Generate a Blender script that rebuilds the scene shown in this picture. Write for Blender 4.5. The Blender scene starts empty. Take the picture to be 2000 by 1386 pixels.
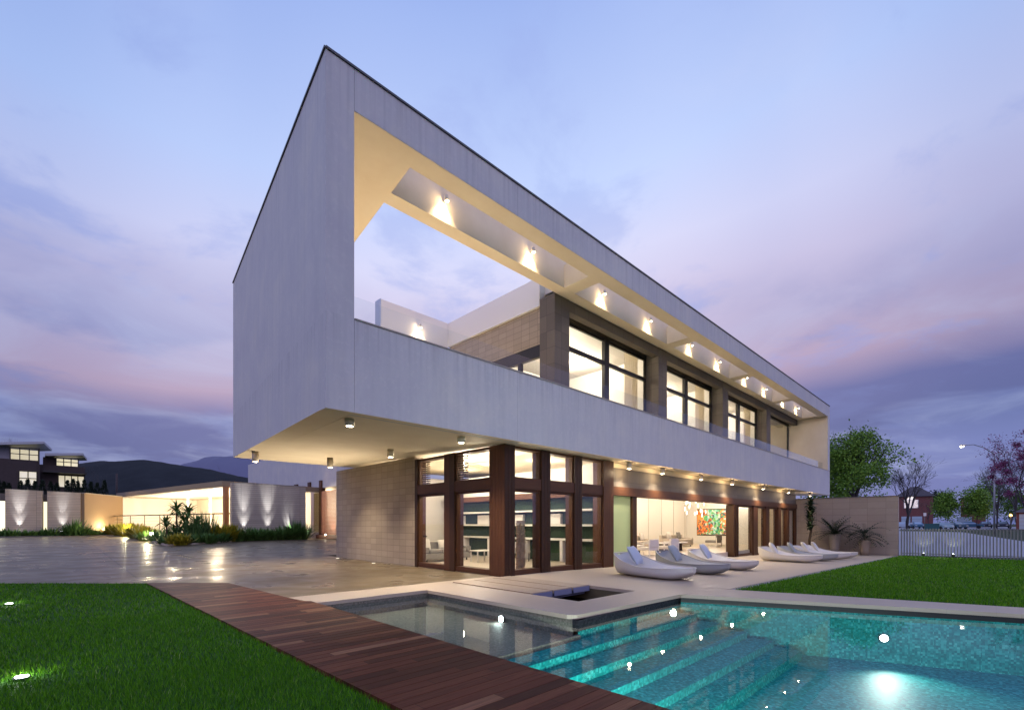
import bpy, bmesh, math, random
import numpy as np
from mathutils import Vector, Matrix, noise as mnoise
random.seed(7)
S = bpy.context.scene
C = S.collection
R = math.radians

# ---------------------------------------------------------------- camera
CAM = Vector((-9.17, -9.744, 1.5))
FW = Vector((.6968, .7173, 0)); RT = Vector((.7173, -.6968, 0))
cd = bpy.data.cameras.new('camera'); cam = bpy.data.objects.new('camera', cd); C.objects.link(cam)
cam.location = CAM
cam.rotation_euler = (R(90), 0, math.atan2(-FW.x, FW.y))
cd.sensor_width = 36; cd.lens = 36 * 916.5 / 2000; cd.shift_y = (1023 - 693) / 2000
cd.clip_start = .05; cd.clip_end = 5000
S.camera = cam
S.view_settings.view_transform = 'Standard'; S.view_settings.look = 'None'
S.view_settings.exposure = .14; S.view_settings.gamma = 1
S.render.engine = 'CYCLES'
S.cycles.use_denoising = True
S.cycles.max_bounces = 8; S.cycles.transparent_max_bounces = 24
S.cycles.diffuse_bounces = 4; S.cycles.glossy_bounces = 4
S.cycles.sample_clamp_indirect = 4
S.cycles.caustics_reflective = False; S.cycles.caustics_refractive = False

def at(px, py, t):
    "point seen at photo pixel (px,py) at depth t metres: used to survey the far surroundings"
    return CAM + (FW + RT * ((px - 1000) / 916.5)) * t + Vector((0, 0, (1023 - py) / 916.5 * t))

def lin(r, g, b):
    f = lambda c: (c / 255 / 12.92 if c / 255 <= .04045 else ((c / 255 + .055) / 1.055) ** 2.4)
    return (f(r), f(g), f(b), 1)

# ---------------------------------------------------------------- world: dusk sky
W = bpy.data.worlds.new('World'); S.world = W; W.use_nodes = True
nt = W.node_tree; nt.nodes.clear()
def N(t, **k):
    n = nt.nodes.new(t)
    for a, b in k.items(): setattr(n, a, b)
    return n
def L(a, b): nt.links.new(a, b)
def wmath(op, a, b=None, c=None, clamp=False):
    n = N('ShaderNodeMath', operation=op, use_clamp=clamp)
    for i, v in enumerate((a, b, c)):
        if v is None: continue
        if hasattr(v, 'is_output'): L(v, n.inputs[i])
        else: n.inputs[i].default_value = v
    return n.outputs[0]
tc = N('ShaderNodeTexCoord'); sep = N('ShaderNodeSeparateXYZ'); L(tc.outputs['Generated'], sep.inputs[0])
zz = wmath('MAXIMUM', sep.outputs['Z'], 0.0)
hl = wmath('SQRT', wmath('ADD', wmath('MULTIPLY', sep.outputs['X'], sep.outputs['X']), wmath('MULTIPLY', sep.outputs['Y'], sep.outputs['Y'])))
dotf = wmath('DIVIDE', wmath('ADD', wmath('MULTIPLY', sep.outputs['X'], FW.x), wmath('MULTIPLY', sep.outputs['Y'], FW.y)), wmath('ADD', hl, .001))
side = wmath('DIVIDE', wmath('ADD', wmath('MULTIPLY', sep.outputs['X'], RT.x), wmath('MULTIPLY', sep.outputs['Y'], RT.y)), wmath('ADD', hl, .001))
cmb = N('ShaderNodeCombineXYZ')
zden = wmath('ADD', zz, .12)
L(wmath('DIVIDE', sep.outputs['X'], zden), cmb.inputs[0]); L(wmath('DIVIDE', sep.outputs['Y'], zden), cmb.inputs[1])
def wnoise(scale, detail, rough, off=0.0, dist=0.0):
    mp = N('ShaderNodeMapping'); mp.inputs['Location'].default_value = (off, off * .7, off * .3); L(cmb.outputs[0], mp.inputs[0])
    n = N('ShaderNodeTexNoise'); n.inputs['Scale'].default_value = scale; n.inputs['Detail'].default_value = detail
    n.inputs['Roughness'].default_value = rough; n.inputs['Distortion'].default_value = dist; L(mp.outputs[0], n.inputs['Vector']); return n.outputs['Fac']
def wramp(fac, pts, interp='EASE'):
    r = N('ShaderNodeValToRGB'); r.color_ramp.interpolation = interp
    e = r.color_ramp.elements
    while len(e) > 1: e.remove(e[-1])
    e[0].position = pts[0][0]; e[0].color = pts[0][1]
    for p, c in pts[1:]:
        q = e.new(p); q.color = c
    L(fac, r.inputs[0]); return r.outputs[0]
n0 = wnoise(.55, 4, .5)
zzs = wmath('SUBTRACT', zz, wmath('MULTIPLY', wmath('MAXIMUM', side, 0.0), .10))
zwarp = wmath('ADD', wmath('MAXIMUM', zzs, wmath('MULTIPLY', zz, .45)), wmath('MULTIPLY', wmath('SUBTRACT', n0, .5), .10))
base = wramp(zwarp, [(0, lin(122, 128, 178)), (.05, lin(134, 138, 190)), (.105, lin(108, 112, 160)), (.18, lin(118, 118, 166)),
                     (.235, lin(190, 164, 188)), (.30, lin(188, 176, 206)), (.38, lin(206, 196, 224)), (.46, lin(210, 210, 240)),
                     (.56, lin(190, 206, 246)), (.72, lin(156, 178, 232)), (.8, lin(130, 156, 220)), (1, lin(70, 88, 140))], 'LINEAR')
def wmix(f, a, b, mode='MIX'):
    m = N('ShaderNodeMix', data_type='RGBA', blend_type=mode)
    if hasattr(f, 'is_output'): L(f, m.inputs[0])
    else: m.inputs[0].default_value = f
    for i, v in ((6, a), (7, b)):
        if hasattr(v, 'is_output'): L(v, m.inputs[i])
        else: m.inputs[i].default_value = v
    return m.outputs[2]
# low violet cloud banks
nb = wnoise(.9, 7, .55, 3.1, .4)
bank = wmath('MULTIPLY', wramp(nb, [(.47, (0, 0, 0, 1)), (.60, (1, 1, 1, 1))]), wramp(zz, [(.0, (0, 0, 0, 1)), (.1, (.4, .4, .4, 1)), (.27, (.6, .6, .6, 1)), (.36, (.3, .3, .3, 1)), (.46, (0, 0, 0, 1))]))
c1 = wmix(bank, base, lin(134, 142, 192))
# small high clouds
nh = wnoise(2.3, 8, .6, 9.3, .3)
high = wmath('MULTIPLY', wramp(nh, [(.54, (0, 0, 0, 1)), (.70, (1, 1, 1, 1))]), wramp(zz, [(.2, (.1, .1, .1, 1)), (.35, (.5, .5, .5, 1)), (.8, (.3, .3, .3, 1))]))
c2 = wmix(high, c1, lin(150, 166, 224))
# pale cirrus veil
nv = wnoise(1.3, 6, .55, 20.7, .6)
veil = wmath('MULTIPLY', wramp(nv, [(.45, (0, 0, 0, 1)), (.75, (1, 1, 1, 1))]), .35)
c3 = wmix(veil, c2, lin(210, 214, 240))
# darker to both sides of the brightest part of the sky
fall = wramp(dotf, [(0.0, (1.34, 1.30, 1.46, 1)), (.5, (1.1, 1.15, 1.22, 1)), (.67, (.66, .74, .86, 1)), (.86, (.87, .90, .95, 1)), (.97, (1, 1, 1, 1))])
c4 = wmix(1.0, c3, fall, 'MULTIPLY')
bg = N('ShaderNodeBackground'); bg.inputs['Strength'].default_value = 1.0; L(c4, bg.inputs[0])
# physical twilight sky added faintly under it
sky = N('ShaderNodeTexSky', sky_type='NISHITA'); sky.sun_disc = False; sky.sun_elevation = R(1.0); sky.sun_rotation = R(215)
bg2 = N('ShaderNodeBackground'); bg2.inputs['Strength'].default_value = .02; L(sky.outputs[0], bg2.inputs[0])
add = N('ShaderNodeAddShader'); L(bg.outputs[0], add.inputs[0]); L(bg2.outputs[0], add.inputs[1])
wo = N('ShaderNodeOutputWorld'); L(add.outputs[0], wo.inputs[0])

# the last glow of the set sun, very soft
sd = bpy.data.lights.new('sun', 'SUN'); sd.energy = .12; sd.angle = R(40); sd.color = (1, .86, .8)
so = bpy.data.objects.new('sun', sd); C.objects.link(so); so.rotation_euler = (R(70), 0, R(-20))

WARM = (1, .74, .44); CREAM = (1, .84, .64); ROOM = (1, .87, .70); COOL = (.80, .86, 1)

# ---------------------------------------------------------------- materials
def mat(name, col=(.5, .5, .5, 1), rough=.6, metal=0., build=None, emit=None, spec=.5):
    m = bpy.data.materials.new(name); m.use_nodes = True
    t = m.node_tree; b = t.nodes['Principled BSDF']
    b.inputs['Base Color'].default_value = col if len(col) == 4 else (*col, 1)
    b.inputs['Roughness'].default_value = rough; b.inputs['Metallic'].default_value = metal
    b.inputs['Specular IOR Level'].default_value = spec
    if emit:
        b.inputs['Emission Color'].default_value = (*emit[0], 1); b.inputs['Emission Strength'].default_value = emit[1]
    if build: build(Mt(t, b))
    return m
class Mt:
    def __init__(s, t, b): s.t = t; s.b = b
    def n(s, ty, **k):
        n = s.t.nodes.new(ty)
        for a, b in k.items(): setattr(n, a, b)
        return n
    def l(s, a, b): s.t.links.new(a, b)
    def set(s, sock, v):
        if hasattr(v, 'is_output'): s.l(v, sock)
        else: sock.default_value = v
    def pos(s): return s.n('ShaderNodeNewGeometry').outputs['Position']
    def obj(s): return s.n('ShaderNodeTexCoord').outputs['Object']
    def math(s, op, a, b=None, c=None):
        n = s.n('ShaderNodeMath', operation=op)
        for i, v in enumerate((a, b, c)):
            if v is not None: s.set(n.inputs[i], v)
        return n.outputs[0]
    def vmath(s, op, a, b=None):
        n = s.n('ShaderNodeVectorMath', operation=op); s.set(n.inputs[0], a)
        if b is not None: s.set(n.inputs[1], b)
        return n.outputs[0]
    def xyz(s, v):
        n = s.n('ShaderNodeSeparateXYZ'); s.l(v, n.inputs[0]); return n.outputs
    def cmb(s, x=0, y=0, z=0):
        n = s.n('ShaderNodeCombineXYZ'); s.set(n.inputs[0], x); s.set(n.inputs[1], y); s.set(n.inputs[2], z); return n.outputs[0]
    def noise(s, v, scale, detail=4, rough=.5, dist=0):
        n = s.n('ShaderNodeTexNoise'); s.l(v, n.inputs['Vector']); n.inputs['Scale'].default_value = scale
        n.inputs['Detail'].default_value = detail; n.inputs['Roughness'].default_value = rough; n.inputs['Distortion'].default_value = dist
        return n.outputs['Fac']
    def white(s, v):
        n = s.n('ShaderNodeTexWhiteNoise', noise_dimensions='3D'); s.l(v, n.inputs['Vector']); return n.outputs['Value']
    def ramp(s, f, pts, interp='LINEAR'):
        r = s.n('ShaderNodeValToRGB'); r.color_ramp.interpolation = interp; e = r.color_ramp.elements
        while len(e) > 1: e.remove(e[-1])
        e[0].position = pts[0][0]; e[0].color = pts[0][1]
        for p, c in pts[1:]:
            q = e.new(p); q.color = c
        s.l(f, r.inputs[0]); return r.outputs[0]
    def mix(s, f, a, b, mode='MIX'):
        m = s.n('ShaderNodeMix', data_type='RGBA', blend_type=mode); s.set(m.inputs[0], f); s.set(m.inputs[6], a); s.set(m.inputs[7], b); return m.outputs[2]
    def scale(s, v, k): return s.vmath('MULTIPLY', v, k)
    def bump(s, h, strength=.3, dist=.02):
        b = s.n('ShaderNodeBump'); b.inputs['Strength'].default_value = strength; b.inputs['Distance'].default_value = dist
        s.l(h, b.inputs['Height']); s.l(b.outputs[0], s.b.inputs['Normal'])
    def col(s, v): s.l(v, s.b.inputs['Base Color'])
    def rough(s, v): s.set(s.b.inputs['Roughness'], v)
    def brick(s, v, w, h, mortar=.01, off=0.0, c1=(1, 1, 1, 1), c2=(1, 1, 1, 1), cm=(0, 0, 0, 1)):
        n = s.n('ShaderNodeTexBrick'); n.offset = off; s.l(v, n.inputs['Vector'])
        n.inputs['Scale'].default_value = 1; n.inputs['Brick Width'].default_value = w; n.inputs['Row Height'].default_value = h
        n.inputs['Mortar Size'].default_value = mortar; n.inputs['Color1'].default_value = c1; n.inputs['Color2'].default_value = c2
        n.inputs['Mortar'].default_value = cm; return n.outputs['Color'], n.outputs['Fac']
def g(v): return (v, v, v, 1)

def b_stucco(k):
    p = k.pos(); x = k.xyz(p); u = k.math('ADD', x[0], k.math('MULTIPLY', x[1], .8))
    streak = k.noise(k.cmb(k.math('MULTIPLY', u, 5.5), 0, k.math('MULTIPLY', x[2], .35)), 1, 5, .6)
    blot = k.noise(p, .7, 6, .62, .4); fine = k.noise(p, 9, 5, .6)
    c = k.ramp(blot, [(.30, (.49, .475, .48, 1)), (.5, (.53, .515, .50, 1)), (.75, (.60, .57, .51, 1))])
    c = k.mix(k.math('MULTIPLY', k.ramp(streak, [(.42, g(0)), (.66, g(1))]), .30), c, (.40, .40, .40, 1))
    c = k.mix(k.math('MULTIPLY', k.ramp(fine, [(.52, g(0)), (.68, g(1))]), .22), c, (.68, .66, .60, 1))
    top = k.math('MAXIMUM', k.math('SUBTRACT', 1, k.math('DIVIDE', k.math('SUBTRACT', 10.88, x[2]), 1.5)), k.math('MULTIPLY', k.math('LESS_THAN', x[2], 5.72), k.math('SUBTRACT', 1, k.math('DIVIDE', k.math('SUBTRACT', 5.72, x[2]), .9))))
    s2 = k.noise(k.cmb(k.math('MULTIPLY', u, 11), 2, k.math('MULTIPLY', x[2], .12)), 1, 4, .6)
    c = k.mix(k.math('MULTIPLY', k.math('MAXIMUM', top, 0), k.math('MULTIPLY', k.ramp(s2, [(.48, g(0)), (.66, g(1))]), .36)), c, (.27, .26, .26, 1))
    # fine sheet joints of the cladding every 5.9 m
    j = k.math('LESS_THAN', k.math('FRACT', k.math('DIVIDE', k.math('ADD', x[0], .02), 5.93)), .0022)
    k.col(k.mix(k.math('MULTIPLY', j, .5), c, (.2, .2, .2, 1))); k.rough(.62); k.bump(fine, .08, .01)
M = {}
M['stucco'] = mat('pale_stucco', rough=.6, build=b_stucco)
def b_cream(k):
    p = k.pos(); n = k.noise(p, 1.2, 5, .6)
    k.col(k.ramp(n, [(.3, (.74, .62, .43, 1)), (.7, (.80, .69, .50, 1))])); k.rough(.7)
M['cream'] = mat('cream_render', build=b_cream)
M['metal_cap'] = mat('roof_edge_metal', (.07, .07, .075), .45, .4)
M['white'] = mat('white_paint', (.76, .73, .67), .6)
M['interior'] = mat('interior_plaster', (.78, .74, .68), .7)
M['interior_floor'] = mat('interior_floor_stone', (.56, .49, .40), .35)
def b_stone(cA, cB, cm, w, h, mo=.006, bs=.4):
    def f(k):
        p = k.pos(); x = k.xyz(p); v = k.cmb(k.math('ADD', x[0], x[1]), x[2], 0)
        _, fac = k.brick(v, w, h, mo)
        cell = k.cmb(k.math('FLOOR', k.math('DIVIDE', k.math('ADD', x[0], x[1]), w)), k.math('FLOOR', k.math('DIVIDE', x[2], h)), 3)
        wn = k.white(cell); n = k.noise(p, 7, 6, .65)
        c = k.mix(wn, cA, cB); c = k.mix(k.math('MULTIPLY', n, .4), c, tuple(q * .62 for q in cA[:3]) + (1,))
        c = k.mix(fac, c, cm); k.col(c); k.rough(.7)
        k.bump(k.math('SUBTRACT', k.math('MULTIPLY', n, .5), fac), bs, .01)
    return f
M['stone'] = mat('beige_stone_tiles', build=b_stone((.42, .34, .24, 1), (.33, .27, .19, 1), (.20, .155, .11, 1), .44, .235, .008))
M['stone_boundary'] = mat('boundary_stone', build=b_stone((.42, .34, .255, 1), (.37, .295, .22, 1), (.20, .16, .12, 1), .95, .42))
M['dark_stone'] = mat('dark_grey_stone', build=b_stone((.16, .135, .105, 1), (.12, .102, .08, 1), (.06, .05, .04, 1), .85, .62, .006))
M['ledge_stone'] = mat('split_face_stone', build=b_stone((.38, .32, .25, 1), (.32, .27, .21, 1), (.17, .14, .11, 1), 2.3, .155, .012, .6))
def b_wood(cA, cB, ax=2, freq=.0):
    def f(k):
        p = k.pos(); s = [14, 14, 14]; s[ax] = 1.1
        n = k.noise(k.scale(p, tuple(s)), 1, 6, .6, .3)
        k.col(k.mix(n, cA, cB)); k.rough(.45); k.b.inputs['Specular IOR Level'].default_value = .22; k.bump(n, .12, .005)
    return f
M['wood'] = mat('dark_stained_wood', build=b_wood((.052, .022, .011, 1), (.112, .046, .020, 1)))
M['wood_h'] = mat('dark_stained_wood_rail', build=b_wood((.056, .024, .012, 1), (.115, .048, .021, 1), 0))
M['dark_wood'] = mat('near_black_wood', build=b_wood((.030, .014, .006, 1), (.060, .027, .012, 1)))
M['black_frame'] = mat('black_window_metal', (.022, .02, .018), .4, .3)
def b_terrace(k):
    p = k.pos(); x = k.xyz(p); _, fac = k.brick(p, 1.22, .61, .0035, .5)
    n = k.noise(p, .8, 6, .6); n2 = k.noise(k.scale(p, (1.5, 9, 4)), 1, 5, .6)
    c = k.ramp(n, [(.3, (.40, .32, .225, 1)), (.7, (.49, .40, .285, 1))]); c = k.mix(k.math('MULTIPLY', n2, .25), c, (.33, .28, .23, 1))
    k.col(k.mix(k.math('MULTIPLY', fac, .22), c, (.2, .16, .12, 1))); k.rough(k.ramp(n, [(.3, g(.42)), (.7, g(.6))])); k.bump(fac, -.08, .004)
M['terrace'] = mat('honed_beige_paving', build=b_terrace)
def b_drive(k):
    p = k.pos(); x = k.xyz(p); _, fac = k.brick(k.vmath('ADD', p, (1.35, 2.2, 0)), 6.2, 5.1, .030, 0)
    n = k.noise(p, .35, 6, .6, .5); n2 = k.noise(p, 3.0, 7, .65)
    c = k.ramp(n, [(.3, (.125, .092, .050, 1)), (.55, (.155, .116, .064, 1)), (.75, (.195, .148, .084, 1))])
    c = k.mix(k.math('MULTIPLY', n2, .35), c, (.085, .075, .062, 1))
    k.col(k.mix(k.math('MULTIPLY', fac, .65), c, (.03, .026, .02, 1)))
    k.b.inputs['Specular IOR Level'].default_value = .2; k.rough(k.ramp(k.noise(p, .9, 2, .5), [(.32, g(.24)), (.65, g(.48))])); k.bump(n2, .04, .006)
M['drive'] = mat('polished_concrete', build=b_drive)
def b_deck(k):
    p = k.pos(); x = k.xyz(p); row = k.math('FLOOR', k.math('DIVIDE', x[1], .1425))
    xo = k.math('ADD', x[0], k.math('MULTIPLY', k.white(k.cmb(row, 1, 2)), 3.1))
    cell = k.cmb(row, k.math('FLOOR', k.math('DIVIDE', xo, 1.35)), 5); w = k.white(cell)
    gr = k.noise(k.cmb(k.math('MULTIPLY', x[0], 2.2), k.math('MULTIPLY', x[1], 42), row), 1, 6, .62, .5)
    c = k.ramp(w, [(0, (.048, .012, .006, 1)), (.3, (.080, .020, .010, 1)), (.6, (.115, .031, .015, 1)), (.85, (.15, .048, .023, 1)), (1, (.27, .13, .065, 1))])
    c = k.mix(k.math('MULTIPLY', k.ramp(gr, [(.35, g(0)), (.7, g(1))]), .55), c, (.028, .013, .010, 1))
    e = k.math('LESS_THAN', k.math('FRACT', k.math('DIVIDE', xo, 1.35)), .004)
    k.col(k.mix(e, c, (.006, .004, .003, 1))); k.rough(k.math('ADD', .42, k.math('MULTIPLY', gr, .25))); k.b.inputs['Specular IOR Level'].default_value = .16; k.bump(gr, .25, .004)
M['deck'] = mat('red_brown_deck_boards', build=b_deck)
def b_plank(k):
    p = k.pos(); gr = k.noise(k.scale(p, (30, 1.6, 4)), 1, 6, .6, .3)
    k.col(k.mix(gr, (.42, .33, .23, 1), (.27, .21, .15, 1))); k.rough(.5)
M['plank'] = mat('pale_timber', build=b_plank)
def b_mosaic(cols, s=.05, u='z'):
    def f(k):
        p = k.pos(); x = k.xyz(p)
        a = k.math('DIVIDE', x[0], s); b = k.math('DIVIDE', x[1], s); c_ = k.math('DIVIDE', x[2], s)
        cell = k.cmb(k.math('FLOOR', k.math('ADD', a, .003)), k.math('FLOOR', k.math('ADD', b, .003)), k.math('FLOOR', k.math('ADD', c_, .003)))
        w = k.white(cell)
        c = k.ramp(w, cols)
        big = k.noise(p, 1.3, 3, .5)
        c = k.mix(k.math('MULTIPLY', big, .25), c, cols[0][1])
        k.col(c); k.rough(.6); k.b.inputs['Specular IOR Level'].default_value = .15
    return f
M['mosaic'] = mat('turquoise_mosaic', build=b_mosaic([(0, (.001, .14, .13, 1)), (.35, (.003, .20, .185, 1)), (.7, (.008, .27, .25, 1)), (.93, (.03, .35, .32, 1)), (1, (.07, .42, .38, 1))], .034))
M['mosaic_grey'] = mat('grey_mosaic', build=b_mosaic([(0, (.13, .12, .095, 1)), (.5, (.17, .155, .125, 1)), (1, (.22, .20, .165, 1))], .03))
M['mosaic_dark'] = mat('dark_waterline_mosaic', build=b_mosaic([(0, (.012, .012, .013, 1)), (1, (.035, .035, .04, 1))], .03))
M['black'] = mat('black_slot', (.006, .006, .006), .5)
M['pond'] = mat('pond_basin', (.10, .08, .04), .6)

def glassy(name, tint=(1, 1, 1), ior=1.5, rough=0., bump=0., bs=2.5, spread=1.0):
    m = bpy.data.materials.new(name); m.use_nodes = True; t = m.node_tree; t.nodes.clear(); k = Mt(t, None)
    tr = k.n('ShaderNodeBsdfTransparent'); tr.inputs[0].default_value = (*tint, 1)
    gl = k.n('ShaderNodeBsdfGlossy'); gl.inputs['Roughness'].default_value = rough
    fr = k.n('ShaderNodeLayerWeight'); fr.inputs[0].default_value = .5; f0 = ((ior - 1) / (ior + 1)) ** 2
    if bump:
        b = k.n('ShaderNodeBump'); b.inputs['Strength'].default_value = bump; b.inputs['Distance'].default_value = .01
        h = k.noise(k.pos(), bs, 3, .5, .3); k.l(h, b.inputs['Height']); k.l(b.outputs[0], gl.inputs['Normal']); k.l(b.outputs[0], fr.inputs['Normal'])
    mx = k.n('ShaderNodeMixShader'); k.l(k.math('MULTIPLY', k.math('ADD', f0, k.math('MULTIPLY', k.math('POWER', fr.outputs['Facing'], 5.0), 1 - f0)), spread), mx.inputs[0]); k.l(tr.outputs[0], mx.inputs[1]); k.l(gl.outputs[0], mx.inputs[2])
    o = k.n('ShaderNodeOutputMaterial'); k.l(mx.outputs[0], o.inputs[0]); return m
M['glass'] = glassy('window_glass', (.96, .97, .96), 1.5)
M['glass_clear'] = glassy('balustrade_glass', (.95, .97, .97), 1.45)
M['water'] = glassy('pool_water_surface', (.86, .98, .97), 1.33, 0, .10, 3.2, .68)
M['frosted'] = mat('frosted_green_glass', (.50, .60, .40), .5)
_t = M['frosted'].node_tree; _k = Mt(_t, None); _tl = _k.n('ShaderNodeBsdfTranslucent'); _tl.inputs[0].default_value = (.78, .88, .60, 1); _mx = _k.n('ShaderNodeMixShader'); _mx.inputs[0].default_value = .6
_k.l(_t.nodes['Principled BSDF'].outputs[0], _mx.inputs[1]); _k.l(_tl.outputs[0], _mx.inputs[2]); _k.l(_mx.outputs[0], _t.nodes['Material Output'].inputs[0])
def glow(name, c, s): return mat(name, (.8, .8, .8), .5, emit=(c, s))
M['lamp_warm'] = glow('lit_lens_warm', (1, .86, .62), 30); M['lamp_cool'] = glow('lit_lens_cool', (.9, .95, 1), 22)
M['lamp_soft'] = glow('lit_globe', (1, .85, .62), 4)
M['fixture'] = mat('fixture_cream_metal', (.62, .54, .40), .45, .2)
M['fixture_dark'] = mat('fixture_dark_metal', (.03, .03, .03), .45, .5)

def b_grass(k):
    a = k.n('ShaderNodeAttribute', attribute_name='tint'); n = k.noise(k.pos(), .5, 4, .6)
    c = k.ramp(a.outputs['Fac'], [(0, (.012, .055, .004, 1)), (.5, (.085, .27, .004, 1)), (.88, (.17, .42, .015, 1)), (1, (.28, .40, .10, 1))])
    k.col(k.mix(k.math('MULTIPLY', n, .35), c, (.012, .045, .008, 1))); k.rough(.55)
M['grass'] = mat('grass_blades', build=b_grass, spec=.1)
def b_turf(k):
    p = k.pos(); n = k.noise(p, 22, 6, .7); n2 = k.noise(p, .6, 4, .6)
    c = k.mix(n, (.014, .05, .005, 1), (.045, .15, .012, 1)); k.col(k.mix(k.math('MULTIPLY', n2, .4), c, (.012, .045, .008, 1))); k.rough(.8); k.bump(n, .8, .03)
M['turf'] = mat('turf', build=b_turf, spec=.2)
def b_ground(k):
    n = k.noise(k.pos(), .08, 6, .6); k.col(k.mix(n, (.02, .04, .015, 1), (.05, .06, .03, 1))); k.rough(.9)
M['ground'] = mat('rough_ground', build=b_ground, spec=.2)
M['road'] = mat('pale_road', (.33, .33, .36), .7)
M['soil'] = mat('planting_soil', (.03, .022, .014), .9)
def b_hill(k):
    n = k.noise(k.pos(), .05, 8, .7); k.col(k.mix(n, (.012, .014, .016, 1), (.040, .044, .048, 1))); k.rough(1)
M['hill'] = mat('wooded_hill', build=b_hill, spec=.05)  # haze over the nearer ridge put into its blue-grey tone
def leafm(name, a, b):
    def f(k):
        at_ = k.n('ShaderNodeAttribute', attribute_name='tint'); k.col(k.mix(at_.outputs['Fac'], (*a, 1), (*b, 1))); k.rough(.6)
    return mat(name, build=f, spec=.3)
M['leaf_green'] = leafm('spring_leaves', (.06, .15, .012), (.20, .34, .035))
M['leaf_mid'] = leafm('mid_green_leaves', (.045, .12, .014), (.14, .26, .03))
M['leaf_dark'] = leafm('dark_needles', (.006, .014, .008), (.02, .034, .018))
M['leaf_purple'] = leafm('purple_blossom', (.09, .018, .055), (.30, .08, .19))
M['leaf_palm'] = leafm('palm_fronds', (.035, .10, .016), (.11, .21, .05))
M['leaf_potted'] = leafm('dark_fronds', (.012, .028, .010), (.035, .06, .02))  # darker green leaves for the potted and boxed plants
M['leaf_croton'] = leafm('yellow_croton_leaves', (.14, .16, .01), (.42, .34, .03))
M['leaf_reed'] = leafm('reed_blades', (.03, .08, .015), (.10, .17, .05))
M['bark'] = mat('bark', build=b_wood((.030, .026, .026, 1), (.075, .066, .064, 1)))
M['bark_brown'] = mat('palm_trunk_bark', build=b_wood((.05, .035, .02, 1), (.14, .10, .06, 1)))

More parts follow.
